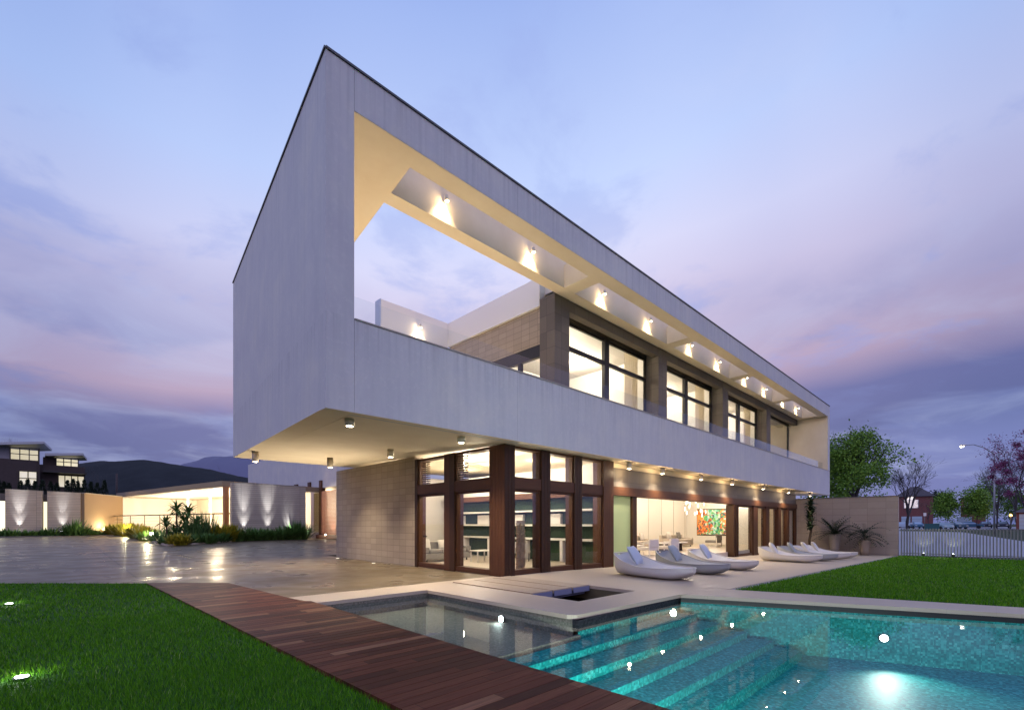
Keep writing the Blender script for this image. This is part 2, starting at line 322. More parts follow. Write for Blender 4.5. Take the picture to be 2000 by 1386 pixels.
# ---------------------------------------------------------------- mesh builder
class MB:
    def __init__(s): s.v = []; s.f = []; s.sm = []; s.tint = None
    def quad(s, a, b, c, d, smooth=False):
        i = len(s.v); s.v += [tuple(a), tuple(b), tuple(c), tuple(d)]; s.f.append((i, i + 1, i + 2, i + 3)); s.sm.append(smooth); return s
    def box(s, x0, x1, y0, y1, z0, z1):
        return s.prism([(x0, y0), (x1, y0), (x1, y1), (x0, y1)], z0, z1)
    def prism(s, poly, z0, z1):
        "z0 and z1: number or a function of (x, y); poly counter-clockwise"
        n = len(poly); i = len(s.v)
        f0 = z0 if callable(z0) else (lambda x, y: z0); f1 = z1 if callable(z1) else (lambda x, y: z1)
        s.v += [(x, y, f0(x, y)) for x, y in poly] + [(x, y, f1(x, y)) for x, y in poly]
        s.f.append(tuple(range(i + n - 1, i - 1, -1))); s.f.append(tuple(range(i + n, i + 2 * n))); s.sm += [False, False]
        for k in range(n):
            k2 = (k + 1) % n; s.f.append((i + k, i + k2, i + n + k2, i + n + k)); s.sm.append(False)
        return s
    def obox(s, c, u, hx, hy, hz):
        "box centred at c, x axis along plan direction u"
        u = Vector((u[0], u[1], 0)).normalized(); w = Vector((-u.y, u.x, 0)); c = Vector(c)
        p = [c - u * hx - w * hy, c + u * hx - w * hy, c + u * hx + w * hy, c - u * hx + w * hy]
        return s.prism([(q.x, q.y) for q in p], c.z - hz, c.z + hz)
    def tube(s, pts, rad, n=8, smooth=True, caps=True):
        pts = [Vector(p) for p in pts]; rad = rad if hasattr(rad, '__len__') else [rad] * len(pts); i0 = len(s.v); up = None
        for j, p in enumerate(pts):
            d = (pts[min(j + 1, len(pts) - 1)] - pts[max(j - 1, 0)])
            d = d.normalized() if d.length > 1e-9 else Vector((0, 0, 1))
            a = d.orthogonal().normalized() if up is None else (up - d * up.dot(d))
            a = a.normalized() if a.length > 1e-6 else d.orthogonal().normalized()
            up = a; b = d.cross(a)
            for k in range(n):
                t = 2 * math.pi * k / n; s.v.append(tuple(p + (a * math.cos(t) + b * math.sin(t)) * rad[j]))
        for j in range(len(pts) - 1):
            for k in range(n):
                a = i0 + j * n + k; b = i0 + j * n + (k + 1) % n; s.f.append((a, b, b + n, a + n)); s.sm.append(smooth)
        if caps:
            s.f.append(tuple(range(i0 + n - 1, i0 - 1, -1))); e = i0 + (len(pts) - 1) * n; s.f.append(tuple(range(e, e + n))); s.sm += [False, False]
        return s
    def cyl(s, c, r, h, n=16, r2=None): return s.tube([c, Vector(c) + Vector((0, 0, h))], [r, r if r2 is None else r2], n)
    def lathe(s, prof, c=(0, 0, 0), n=20):
        return s.tube([(c[0], c[1], c[2] + z) for _, z in prof], [max(r, .0005) for r, _ in prof], n)
    def grid(s, fn, nu, nv, smooth=True, closeu=False):
        i = len(s.v)
        for a in range(nu + 1):
            for b in range(nv + 1): s.v.append(tuple(fn(a / nu, b / nv)))
        for a in range(nu):
            for b in range(nv):
                p = i + a * (nv + 1) + b; s.f.append((p, p + nv + 1, p + nv + 2, p + 1)); s.sm.append(smooth)
        return s
    def build(s, name, m, parent=None, label=None, bevel=0):
        me = bpy.data.meshes.new(name); off = Vector((0, 0, 0))
        if parent is not None and not parent.get('_local'): off = parent.matrix_basis.translation.copy() if parent.parent is None else Vector(parent.get('_org', (0, 0, 0)))
        me.from_pydata([(x - off.x, y - off.y, z - off.z) for x, y, z in s.v], [], s.f); me.update()
        me.polygons.foreach_set('use_smooth', s.sm)
        if m: me.materials.append(M[m] if isinstance(m, str) else m)
        if s.tint is not None:
            a = me.attributes.new('tint', 'FLOAT', 'FACE'); a.data.foreach_set('value', s.tint)
        o = bpy.data.objects.new(name, me); C.objects.link(o)
        if parent is not None:
            o.parent = parent
            o['_org'] = tuple(off)
            if parent.get('_local'): o['_local'] = 1
        if label: o['label'] = label
        if bevel:
            b = o.modifiers.new('bevel', 'BEVEL'); b.width = bevel; b.segments = 2; b.limit_method = 'ANGLE'
        return o
def tag(o, label=None, cat=None, group=None, kind=None):
    if label: o['label'] = label
    if cat: o['category'] = cat
    if group: o['group'] = group
    if kind: o['kind'] = kind
    return o
def thing(name, label, cat, loc=(0, 0, 0), rz=0, group=None, local=False):
    o = bpy.data.objects.new(name, None); C.objects.link(o); o.empty_display_size = .2
    o.location = loc; o.rotation_euler = (0, 0, rz); tag(o, label, cat, group)
    if local: o['_local'] = 1
    return o
def struct(o): o['kind'] = 'structure'; return o
def kids(o): return [c for c in bpy.data.objects if c.parent == o]
def dup(root, loc, rz=0, label=None, sc=None, group=None):
    def cp(o, par):
        c = o.copy(); C.objects.link(c); c.parent = par
        for ch in kids_cache[o.name]: cp(ch, c)
        return c
    kids_cache = {}
    for o in bpy.data.objects: kids_cache.setdefault(o.name, [])
    for o in bpy.data.objects:
        if o.parent: kids_cache[o.parent.name].append(o)
    c = cp(root, None); c.location = loc; c.rotation_euler = (0, 0, rz)
    if sc: c.scale = (sc, sc, sc)
    if label: c['label'] = label
    if group: c['group'] = group
    return c
def spot(parent, loc, target, power, ang, blend=.6, col=WARM, size=.05):
    d = bpy.data.lights.new('bulb', 'SPOT'); d.energy = power; d.spot_size = R(ang); d.spot_blend = blend; d.color = col; d.shadow_soft_size = size
    o = bpy.data.objects.new('bulb', d); C.objects.link(o)
    dr = Vector(target) - Vector(loc); o.rotation_euler = dr.to_track_quat('-Z', 'Y').to_euler()
    o.location = Vector(loc)
    if parent is not None:
        o.parent = parent
        if not parent.get('_local'): o.location = Vector(loc) - Vector(parent.location)
    return o
def point(parent, loc, power, col=WARM, size=.1):
    d = bpy.data.lights.new('bulb', 'POINT'); d.energy = power; d.color = col; d.shadow_soft_size = size
    o = bpy.data.objects.new('bulb', d); C.objects.link(o); o.location = Vector(loc)
    if parent is not None: o.parent = parent; o.location = Vector(loc) - Vector(parent.location)
    return o

def gz(x, y):
    z = 0.0
    if x > 2: z += -.018 * (min(x, 28.6) - 2)
    if x > 29: z += .0109 * (min(x, 200) - 29)
    if y > 8: z += .011 * min(y - 8, 40)
    return z
def sheet(name, poly, m, off=0., xs=(2, 29), ys=(8, 48), thick=0, holes=None):
    bm = bmesh.new(); vs = [bm.verts.new((x, y, 0)) for x, y in poly]; bm.faces.new(vs)
    for q in xs: bmesh.ops.bisect_plane(bm, geom=bm.verts[:] + bm.edges[:] + bm.faces[:], plane_co=(q, 0, 0), plane_no=(1, 0, 0))
    for q in ys: bmesh.ops.bisect_plane(bm, geom=bm.verts[:] + bm.edges[:] + bm.faces[:], plane_co=(0, q, 0), plane_no=(0, 1, 0))
    for v in bm.verts: v.co.z = gz(v.co.x, v.co.y) + off
    bmesh.ops.triangulate(bm, faces=bm.faces[:])
    if thick:
        r = bmesh.ops.extrude_face_region(bm, geom=bm.faces[:])
        for e in r['geom']:
            if isinstance(e, bmesh.types.BMVert): e.co.z -= thick
    bmesh.ops.recalc_face_normals(bm, faces=bm.faces[:])
    me = bpy.data.meshes.new(name); bm.to_mesh(me); bm.free(); me.materials.append(M[m])
    o = bpy.data.objects.new(name, me); C.objects.link(o); return o

# ================================================================ GROUND
gx = [-3000, -800, -200, -60, -20, -5.66, 2, 8.0, 29, 60, 120, 200, 800, 3000]
gy = [-3000, -800, -200, -60, -16, -.6, 8, 48, 120, 300, 800, 3000]
b = MB()
for i in range(len(gx) - 1):
    for j in range(len(gy) - 1):
        if -5.7 < gx[i] < 7.9 and gy[j] == -16: continue
        b.quad(*[(x, y, gz(x, y) - .05) for x, y in ((gx[i], gy[j]), (gx[i + 1], gy[j]), (gx[i + 1], gy[j + 1]), (gx[i], gy[j + 1]))])
struct(b.build('ground', 'ground'))

struct(sheet('driveway', [(-5.78, .34), (-.1, .34), (-.1, 12), (14, 12), (14, 60), (-60, 60), (-60, 55), (-18, 15.3), (-10.2, 7.85), (-7.54, 5.24), (-6.06, 3.8)], 'drive', 0))
# beige paving: one sheet per flat piece, all at the same level, butted end to end
tp = thing('terrace', None, None); del_keys = None
struct(tp)
def pave(poly, th=.07):
    o = sheet('paving', poly, 'terrace', 0, thick=th); o.parent = tp; return o
pave([(-5.62, -.72), (-3.1, -.72), (-3.1, .335), (-5.76, .335)])
pave([(-3.1, -4.80), (-2.99, -4.93), (-1.88, -4.97), (-1.88, .335), (-3.1, .335)])
pave([(-1.88, -4.97), (.2, -5.05), (.2, -4.10), (-1.88, -4.10)])
pave([(.2, -5.05), (2, -5.12), (2, .1), (.2, .1), (.2, -2.8)])
pave([(-1.88, 0.1), (-1.88, -.02), (0.0, -.02), (.2, -.02), (.2, .1), (-.1, .335), (-1.88, .335)][0:0] or [(-1.88, .0), (.2, .0), (.2, .1), (-.12, .1), (-.12, .335), (-1.88, .335)])
pave([(2, -5.45), (28.6, -5.45), (28.6, .3), (2, .3)])
cp_ = sheet('coping', [(.41, -5.06), (2.45, -10.08), (3.68, -13.1), (6.2, -13.1), (3.55, -10.1), (1.95, -5.46), (2.0, -5.125), (.2, -5.052)], 'terrace', 0.0, thick=.07); cp_.parent = tp
cp_.name = 'coping'
kb = MB().prism([(1.95, -5.60), (28.6, -5.60), (28.6, -5.455), (1.99, -5.455)], lambda x, y: gz(x, y) - .1, lambda x, y: gz(x, y) - .012)
struct(kb.build('terrace_edge_strip', mat('edge_metal', (.16, .16, .2), .5)))

# --- pond with stepping planks
pd = MB().box(-1.88, .2, -4.10, .25, -.75, -.7).box(-1.88, .2, -.03, .02, -.7, -.08)
pd.box(-1.93, -1.885, -4.10, -.03, -.7, -.075).box(.205, .25, -4.10, -.03, -.7, -.075).box(-1.88, .2, -4.15, -4.105, -.7, -.075)
po = struct(pd.build('pond_basin', 'pond'))
wt = MB().quad((-1.88, -4.10, -.34), (.2, -4.10, -.34), (.2, -2.0, -.34), (-1.88, -2.0, -.34)).build('pond_water', glassy('pond_water', (.25, .22, .14), 1.33, 0, .05, 4, .35)); struct(wt)
bw = thing('boardwalk', 'pale timber boardwalk of three wide slabs ending over the small dark pond', 'boardwalk', (-.95, -1.5, 0))
for i in range(3):
    x0 = -1.85 + i * .69; s = MB()
    for j in range(4): s.box(x0 + j * .162, x0 + j * .162 + .156, -2.83, -.03, -.05, .018)
    s.build('plank', 'plank', bw)
MB().box(-1.80, .14, -2.72, -.05, -.2, -.055).build('joist_frame', mat('blue_grey_edge', (.12, .13, .19), .6), bw)  # frame under the planks in dark blue-grey
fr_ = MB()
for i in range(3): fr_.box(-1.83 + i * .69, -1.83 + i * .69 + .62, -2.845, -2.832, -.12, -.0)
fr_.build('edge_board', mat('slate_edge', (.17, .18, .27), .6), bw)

# --- pool
poolD = [(-5.64, -13.1), (3.68, -13.1), (2.45, -10.08), (.41, -5.06), (-5.64, -5.03)]
WL = -.135
pool = thing('pool', None, None, (0, 0, 0)); struct(pool)
MB().prism(poolD, -1.12, -1.04).build('pool_floor', 'mosaic', pool)
st = MB()
for i in range(5):
    st.box(-5.63, .30 - i * .02 + i * .16, -5.02 - .44 * (i + 1), -5.02 - .44 * i, -1.04, -.37 - .125 * i)
st.build('pool_steps', 'mosaic', pool)
def wall_along(p, q, th, z0, z1, name, m, par=pool):
    p = Vector((*p, 0)); q = Vector((*q, 0)); d = (q - p).normalized(); nrm = Vector((d.y, -d.x, 0))
    return MB().prism([(a.x, a.y) for a in (p, p + nrm * th, q + nrm * th, q)][::-1], z0, z1).build(name, m, par)
for p, q in (((3.68, -13.1), (2.45, -10.08)), ((2.45, -10.08), (.41, -5.06))):
    d = Vector((q[0] - p[0], q[1] - p[1], 0)).normalized(); nr = Vector((d.y, -d.x, 0))
    for (z0, z1, mm, nm, o_) in ((-1.42, WL - .03, 'mosaic', 'pool_wall', 0), (WL - .03, -.071, 'black', 'waterline_band', .0)):  # black band: dark waterline tiles with their deep shade put into the colour
        MB().prism([(p[0] + nr.x * o_, p[1] + nr.y * o_), (p[0] + nr.x * .3, p[1] + nr.y * .3), (q[0] + nr.x * .3, q[1] + nr.y * .3), (q[0] + nr.x * o_, q[1] + nr.y * o_)], z0, z1).build(nm, mm, pool)
MB().box(-5.9, -5.64, -13.1, -.72, -1.42, -.07).build('pool_wall', 'mosaic', pool)
MB().box(-5.9, 6, -13.4, -13.1, -1.42, -.07).build('pool_wall', 'mosaic', pool)
# shelf pool
MB().box(-5.64, -3.06, -5.03, -.70, -.6, -.36).build('shelf_floor', 'mosaic_grey', pool)
MB().box(-5.64, -3.06, -5.05, -4.99, -1.42, -.30).build('shelf_lip', 'mosaic_grey', pool)
MB().box(-3.06, -2.85, -5.0, -.70, -.6, -.071).build('shelf_wall', 'mosaic_grey', pool)
MB().box(-5.64, -3.06, -.70, -.45, -.6, -.071).build('shelf_wall', 'mosaic_grey', pool)
MB().box(-3.06, .65, -5.01, -4.90, -1.42, -.24).build('pool_wall', 'mosaic', pool)
MB().box(-3.08, .65, -5.025, -4.90, -.24, -.071).build('waterline_band', 'mosaic_dark', pool)
struct(MB().prism([(-5.64, -13.1), (3.72, -13.1), (2.49, -10.08), (.45, -5.02), (-3.06, -5.02), (-3.06, -.70), (-5.64, -.70)], WL - .002, WL).build('pool_water', 'water')) if False else None
wb = MB(); pts = [(-5.64, -13.1), (3.72, -13.1), (2.49, -10.08), (.44, -5.0), (-3.06, -5.0), (-3.06, -.70), (-5.64, -.70)]
wb.v = [(x, y, WL) for x, y in pts]; wb.f = [tuple(range(7))]; wb.sm = [False]
struct(wb.build('pool_water', 'water'))
def pool_light(loc, nrm, power, label, r=.11, ang=150):
    t = thing('pool_light', label, 'pool light', loc, 0, 'underwater pool lights'); nrm = Vector(nrm).normalized(); loc = Vector(loc)
    MB().tube([loc, loc + nrm * .03], [r * 1.25, r * 1.25], 20).build('rim', 'fixture_dark', t)
    MB().tube([loc + nrm * .031, loc + nrm * .05], [r, r * .9], 20).build('lens', glow('pool_lens', (.85, .97, 1), 18), t)
    spot(t, loc + nrm * .12, loc + nrm * 1.5 + Vector((0, 0, .12)), power, ang, 1.0, (.90, 1, .93), .08)
pn = Vector((-.926, -.376, 0))
pool_light((1.70, -8.32, -.58), pn, 250, 'bright round light under water in the far pool wall', .065, 112)
pool_light((-5.62, -7.6, -.62), (1, .25, 0), 620, 'unseen underwater light added on the deck side of the pool near the steps', .085, 165)  # unseen lamps added on the deck side to brighten steps and pool
pool_light((-5.62, -11.2, -.62), (1, .1, 0), 620, 'unseen underwater light added on the deck side of the pool, furthest from the steps', .085, 165)
pool_light((-3.07, -3.2, -.30), (-1, 0, 0), 12, 'small round light in the wall of the shallow shelf pool', .06)

# --- deck
def deck_x(y):
    xo = -7.54 + (y - 5.2) * (-.35 / 11.6) if y < 5.2 else -7.54
    xi = -5.65
    if y > -.44: xi = -5.77 + (y + .44) * (-.29 / 4.2)
    if y > 3.76: xi = -6.06 + (y - 3.76) / (5.2 - 3.76) * (-1.48)
    return xo, xi
dk = MB(); pitch = .1425; y = math.floor(-13.5 / pitch) * pitch
while y < 5.15:
    a, b_ = y + .003, y + pitch - .003
    if b_ < 5.2:
        (o0, i0), (o1, i1) = deck_x(a), deck_x(b_); dk.prism([(o0, a), (i0, a), (i1, b_), (o1, b_)], -.03, .022)
    y += pitch
d_o = dk.build('wooden_deck', 'deck'); tag(d_o, 'dark red brown timber deck running between the near lawn and the pool', 'deck')
struct(MB().prism([(-7.2, -13.5), (-5.66, -13.5), (-5.66, -.44), (-6.05, 3.7), (-7.5, 5.1)], -.2, -.04).build('deck_base', 'black'))

# --- lawns
near = [(-7.22, -13.5), (-7.22, -6.4), (-7.55, 5.15), (-10.2, 7.8), (-16.4, 13.8), (-45, 13.8), (-45, -13.5)]
near_o = [(x - .01, y) for x, y in near]
struct(sheet('lawn', near_o[::-1], 'turf', -.005))
far_ = [(1.95, -5.61), (28.9, -5.61), (28.9, -30), (12, -30), (6.25, -13.2), (3.6, -10.1)]
struct(sheet('lawn', far_, 'turf', -.02))
def inside(poly, x, y):
    c = np.zeros(len(x), bool); n = len(poly)
    for i in range(n):
        x1, y1 = poly[i]; x2, y2 = poly[(i + 1) % n]
        k = ((y1 > y) != (y2 > y)) & (x < (x2 - x1) * (y - y1) / (y2 - y1 + 1e-12) + x1); c ^= k
    return c
def grass(name, poly, zones, seed, gzf=None, kindlabel=None):
    rng = np.random.default_rng(seed); V = []; T = []
    for (r0, r1, dens, hgt, wid) in zones:
        area = (2 * r1) ** 2; n = int(dens * area)
        x = CAM.x + rng.uniform(-r1, r1, n); y = CAM.y + rng.uniform(-r1, r1, n)
        d = np.hypot(x - CAM.x, y - CAM.y); dep = (x - CAM.x) * FW.x + (y - CAM.y) * FW.y; lat = (x - CAM.x) * RT.x + (y - CAM.y) * RT.y
        k = (d >= r0) & (d < r1) & inside(poly, x, y) & (dep > 2.8) & (np.abs(lat) < dep * 1.15 + .8)
        x = x[k]; y = y[k]; n = len(x)
        if not n: continue
        zb = np.array([gz(a, b_) for a, b_ in zip(x, y)])
        h = hgt * rng.uniform(.5, 1.25, n); w = wid * rng.uniform(.6, 1.3, n); an = rng.uniform(0, 6.283, n); le = rng.uniform(0, .9, n) * h; la = rng.uniform(0, 6.283, n)
        a = np.stack([x - np.cos(an) * w, y - np.sin(an) * w, zb - .01], 1); b_ = np.stack([x + np.cos(an) * w, y + np.sin(an) * w, zb - .01], 1)
        c = np.stack([x + np.cos(la) * le, y + np.sin(la) * le, zb + h], 1)
        V.append(np.stack([a, b_, c], 1).reshape(-1, 3)); T.append(np.clip(rng.beta(2, 2.6, n) + (rng.random(n) > .96) * .5, 0, 1))
    V = np.concatenate(V); T = np.concatenate(T); n = len(T)
    me = bpy.data.meshes.new(name); me.vertices.add(n * 3); me.vertices.foreach_set('co', V.ravel()); me.loops.add(n * 3); me.loops.foreach_set('vertex_index', np.arange(n * 3))
    me.polygons.add(n); me.polygons.foreach_set('loop_start', np.arange(n) * 3); me.polygons.foreach_set('loop_total', np.full(n, 3)); me.update()
    at_ = me.attributes.new('tint', 'FLOAT', 'FACE'); at_.data.foreach_set('value', T); me.materials.append(M['grass'])
    o = bpy.data.objects.new(name, me); C.objects.link(o); o['kind'] = 'stuff'; o['label'] = kindlabel; o['category'] = 'grass'; return o
grass('grass', near, [(2.5, 6, 5200, .045, .0032), (6, 10, 2200, .045, .005), (10, 20, 700, .045, .009)], 3, None, 'short dark green grass of the lawn beside the deck')
grass('grass', far_, [(9, 16, 900, .05, .008), (16, 24, 420, .05, .012), (24, 40, 160, .05, .02)], 4, None, 'short green grass of the lawn beyond the pool')

# ================================================================ HOUSE
H = thing('house', 'long white modern house with cantilevered upper floor and lit ground floor glazing', 'house', (0, 0, 0))
HX = lambda name, label=None: None
A = (-5.357, -.54); B = (-4.21, 11.0); FX = 35.16
zs = lambda x, y: 3.80 + .0265 * (y + .54)
sk = lambda y: A[0] + (y + .54) * (B[0] - A[0]) / (B[1] + .54)      # x of the skewed end face at y
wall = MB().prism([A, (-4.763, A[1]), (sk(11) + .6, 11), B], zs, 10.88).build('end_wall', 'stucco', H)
MB().box(-4.757, FX, -.54, -.24, 3.80, 5.71).build('parapet', 'stucco', H)
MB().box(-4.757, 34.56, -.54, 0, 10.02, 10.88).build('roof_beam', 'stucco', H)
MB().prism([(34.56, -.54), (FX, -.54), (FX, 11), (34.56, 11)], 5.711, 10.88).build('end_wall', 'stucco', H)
# cream faces of the opening: linings 8 mm proud of the structure
MB().box(-4.757, 34.55, -.532, -.004, 10.008, 10.0195).build('beam_lining', 'cream', H)
MB().box(34.548, 34.5595, -.532, 10.9, 5.712, 10.006).build('wall_lining', 'cream', H)
MB().prism([(-4.75, .004), (-3.1, .004), (sk(11) + 2.3, 11), (sk(11) + .61, 11)], 10.02, 10.84).build('ceiling_strip', 'cream', H)
MB().box(-3.09, 34.55, 1.1, 1.555, 10.024, 11.04).build('inner_beam', 'cream', H)
for x0, x1 in ((4.0, 4.6), (11.6, 12.25), (19.1, 19.75), (26.72, 27.35), (33.98, 34.54)):
    MB().box(x0, x1, .002, 1.098, 10.028, 10.86).build('cross_beam', 'cream', H)
cap = MB()
for p, q in ((A, (FX, A[1])), (A, B)):
    d = Vector((q[0] - p[0], q[1] - p[1], 0)).normalized(); c = (Vector((*p, 0)) + Vector((*q, 0))) / 2; ln = (Vector((*q, 0)) - Vector((*p, 0))).length / 2
    nr = Vector((-d.y, d.x, 0)) * (.13 if p == A and q != B else -.13)
    cap.obox((c.x + nr.x, c.y + nr.y, 10.905 if q != B else 10.912), d, ln, .16, .022)
cap.build('roof_edge_cap', 'metal_cap', H)
MB().box(-4.75, FX - .01, -.56, -.235, 5.712, 5.742).build('parapet_coping', mat('coping_metal', (.30, .26, .22), .5), H)
# soffit slab of the upper floor
MB().prism([(sk(-.24) + .61, -.236), (35.15, -.236), (35.15, 11), (sk(11) + .61, 11)], lambda x, y: zs(x, y) + .004, 4.7).build('soffit_slab', 'cream', H)
MB().prism([(A[0] + .004, A[1] + .004), (35.15, A[1] + .004), (35.15, -.245), (sk(-.245) + .004, -.245)], lambda x, y: zs(x, y) - .006, lambda x, y: zs(x, y) - .0005).build('soffit_edge', 'cream', H)
MB().prism([(A[0] + .01, -.24), (-4.766 + .02, -.24), (sk(11) + .6, 10.99), (sk(10.99) + .01, 10.99)], lambda x, y: zs(x, y) - .006, lambda x, y: zs(x, y) - .0005).build('soffit_edge', 'cream', H)
MB().prism([(sk(-.2) + .61, -.23), (34.5, -.23), (34.5, 11), (sk(11) + .61, 11)], 4.705, 5.15).build('terrace_floor', mat('pale_terrace_tiles', (.60, .52, .40), .6), H)
# glass balustrade
gp = thing('glass_balustrade', 'frameless glass balustrade along the upper terrace parapet', 'balustrade', (0, -.2, 5.7))
x = -4.74
while x < 34.4:
    MB().box(x, min(x + 2.6, 34.5), -.21, -.198, 5.5, 6.36).build('glass_panel', 'glass_clear', gp); x += 2.612

# --- upper volume
for x0, x1 in ((4.0, 4.86), (11.66, 12.50), (19.3, 20.15), (27.0, 27.85)):
    MB().box(x0, x1, 1.56, 2.30, 4.72, 10.016).build('column', 'dark_stone', H)
for i, (x0, x1) in enumerate(((4.86, 11.66), (12.50, 19.3), (20.15, 27.0), (27.85, 34.54))):
    MB().box(x0, x1, 1.58, 1.90, 9.60, 10.014).build('lintel', 'dark_stone', H)
    MB().box(x0, x1, 1.902, 2.30, 9.84, 10.01).build('reveal_soffit', 'cream', H)
    w = MB().box(x0, x1, 2.20, 2.34, 9.63, 9.838)
    w.box(x0, x1, 2.22, 2.34, 4.72, 4.85)
    xm = (x0 + x1) / 2
    if i < 3: w.box(xm - .17, xm + .17, 2.18, 2.34, 4.85, 9.63)
    w.box(x0, x0 + .07, 2.22, 2.34, 4.85, 9.63).box(x1 - .07, x1, 2.22, 2.34, 4.85, 9.63)
    W_ = w.build('window', 'black_frame', H)
    tr = MB()
    if i < 3:
        for a, c in ((x0 + .07, xm - .17), (xm + .17, x1 - .07)): tr.box(a, c, 2.205, 2.32, 8.50, 8.66).box(a, c, 2.24, 2.32, 9.52, 9.63)
        tr.build('transom', 'black_frame', W_)
        for a, c in ((x0 + .07, xm - .17), (xm + .17, x1 - .07)):
            MB().box(a, c, 2.28, 2.292, 4.85, 8.5).build('pane', 'glass', W_); MB().box(a, c, 2.28, 2.292, 8.66, 9.52).build('pane', 'glass', W_)
    else: MB().box(x0 + .07, x1 - .07, 2.28, 2.292, 4.85, 9.63).build('pane', 'glass', W_)
# gable end of the upper volume
MB().box(3.6, 4.0, 1.56, 8.1, 9.72, 10.88).build('fascia', 'cream', H) if False else None
MB().prism([(3.99, 1.558), (4.35, 1.558), (4.35, 8.1), (3.99, 8.1)], lambda x, y: 9.98 - (y - 1.56) * .045 if y > 1.6 else 10.85, 10.88)
MB().box(3.99, 4.3, 2.31, 8.1, 9.78, 10.88).build('fascia', 'white', H)
MB().box(4.10, 4.35, 2.31, 8.1, 8.38, 9.775).build('gable_wall', 'stone', H)
sw = MB().box(4.12, 4.3, 2.31, 8.1, 7.92, 8.378).box(4.14, 4.28, 3.45, 3.62, 4.72, 7.92).box(4.14, 4.28, 2.31, 2.4, 4.72, 7.92)
SW = sw.build('window', 'black_frame', H); MB().box(4.2, 4.212, 2.4, 3.45, 4.8, 7.92).build('pane', 'glass', SW); MB().box(4.2, 4.212, 3.62, 8.0, 4.8, 7.92).build('pane', 'glass', SW)
MB().box(.55, 3.985, 8.1, 8.5, 4.72, 10.88).build('terrace_back_wall', 'white', H)
MB().box(.50, .548, 8.09, 8.51, 4.72, 10.89).build('wall_end_cap', mat('bluish_metal', (.42, .48, .56), .4, .3), H)
# roof, back wall, partitions and ceiling of the upper rooms
MB().box(4.31, 34.55, 1.56, 8.9, 10.3, 10.8).build('roof', 'white', H)
MB().box(4.36, 34.55, 2.36, 8.5, 9.86, 9.95).build('ceiling', 'interior', H)
MB().box(4.36, 27.4, 8.1, 8.5, 4.72, 9.85).build('back_wall', 'interior', H)
for xp in (12.1, 19.7, 27.4): MB().box(xp, xp + .2, 2.4, 8.08, 4.72, 9.85).build('partition_wall', 'interior', H)
MB().box(27.85, 34.5, 8.3, 8.315, 4.8, 9.6).build('pane', 'glass', H)

# --- ground floor stone block
MB().box(0, .35, 4.68, 11.2, -.05, 3.905).build('stone_wall', 'stone', H)
MB().box(.35, 27, 11.0, 11.2, -.05, 3.9).build('back_wall', 'interior', H)
MB().box(.36, 5.4, 10.2, 10.35, .02, 3.78).build('partition_wall', 'interior', H)
MB().box(.05, 28.5, .32, 10.98, -.55, -.0).build('floor_slab', 'interior_floor', H)
# pavilion frame
def grooved(x0, x1, y0, y1, z0, z1, axis, nb):
    s = MB(); w_ = ((x1 - x0) if axis == 0 else (y1 - y0)) / nb
    for i in range(nb):
        if axis == 0: s.box(x0 + i * w_ + .006, x0 + (i + 1) * w_ - .006, y0, y1, z0, z1)
        else: s.box(x0, x1, y0 + i * w_ + .006, y0 + (i + 1) * w_ - .006, z0, z1)
    return s
TOP = 3.79
cc = MB().box(.012, .41, .012, .655, -.02, TOP)
CC = cc.build('corner_column', 'dark_wood', H)
grooved(-.004, .012, 0, .66, -.02, TOP, 1, 5).build('cladding', 'wood', CC)
grooved(.0, .42, -.004, .012, -.02, TOP, 0, 3).build('cladding', 'dark_wood', CC)
for x0, x1 in ((1.57, 1.99), (3.20, 3.62)):
    grooved(x0, x1, 0, .40, -.04, TOP, 0, 3).build('column', 'dark_wood', H)
grooved(4.84, 5.47, -.02, .45, -.12, TOP, 0, 5).build('column', 'wood', H)
MB().box(-.0, .38, 2.36, 2.62, -.02, TOP).build('column', 'dark_wood', H)
MB().box(.004, .40, 2.62, 2.92, -.02, TOP).build('column', 'wood', H)
MB().box(.005, .3, 4.52, 4.68, -.02, TOP).build('column', 'dark_wood', H)
def gwin(axis, a0, a1, zb, parent, deep=.34, twopane=True):
    "glazed bay between two columns: frame with transom, lower and upper pane"
    s = MB(); f = .075
    def bx(a, b_, d0, d1, z0, z1): (s.box(a, b_, d0, d1, z0, z1) if axis == 0 else s.box(d0, d1, a, b_, z0, z1))
    bx(a0, a1, .015, deep, 2.54, 2.88)                       # transom
    bx(a0, a1, .05, deep, 3.72, TOP - .002)
    bx(a0, a1, .05, deep, zb, zb + .17)
    for z0, z1 in ((zb + .17, 2.54), (2.88, 3.72)):
        bx(a0, a0 + .045, .07, deep, z0, z1); bx(a1 - .045, a1, .07, deep, z0, z1)
    bx(a0 + .045, a1 - .045, .08, .2, 2.46, 2.54)
    o = s.build('window', 'wood_h' if axis == 0 else 'wood', parent)
    for z0, z1 in ((zb + .17, 2.46), (2.88, 3.72)):
        s2 = MB(); (s2.box(a0 + .045, a1 - .045, .12, .132, z0, z1) if axis == 0 else s2.box(.12, .132, a0 + .045, a1 - .045, z0, z1)); s2.build('pane', 'glass', o)
    return o
gwin(0, .42, 1.57, -.02, H); gwin(0, 1.99, 3.20, -.03, H); gwin(0, 3.62, 4.84, -.06, H)
g1 = gwin(1, .66, 2.36, -.02, H); g2 = gwin(1, 2.92, 4.52, -.02, H)
for (gg, ya) in ((g1, 2.3), (g2, 4.42)):
    l = MB()
    for i in range(11): l.box(.14, .24, ya - .38, ya, 2.92 + i * .073, 2.95 + i * .073)
    l.build('louvre', 'wood', gg)
MB().box(.10, .14, 4.1, 4.3, 1.05, 1.09).build('door_handle', 'fixture_dark', g2)
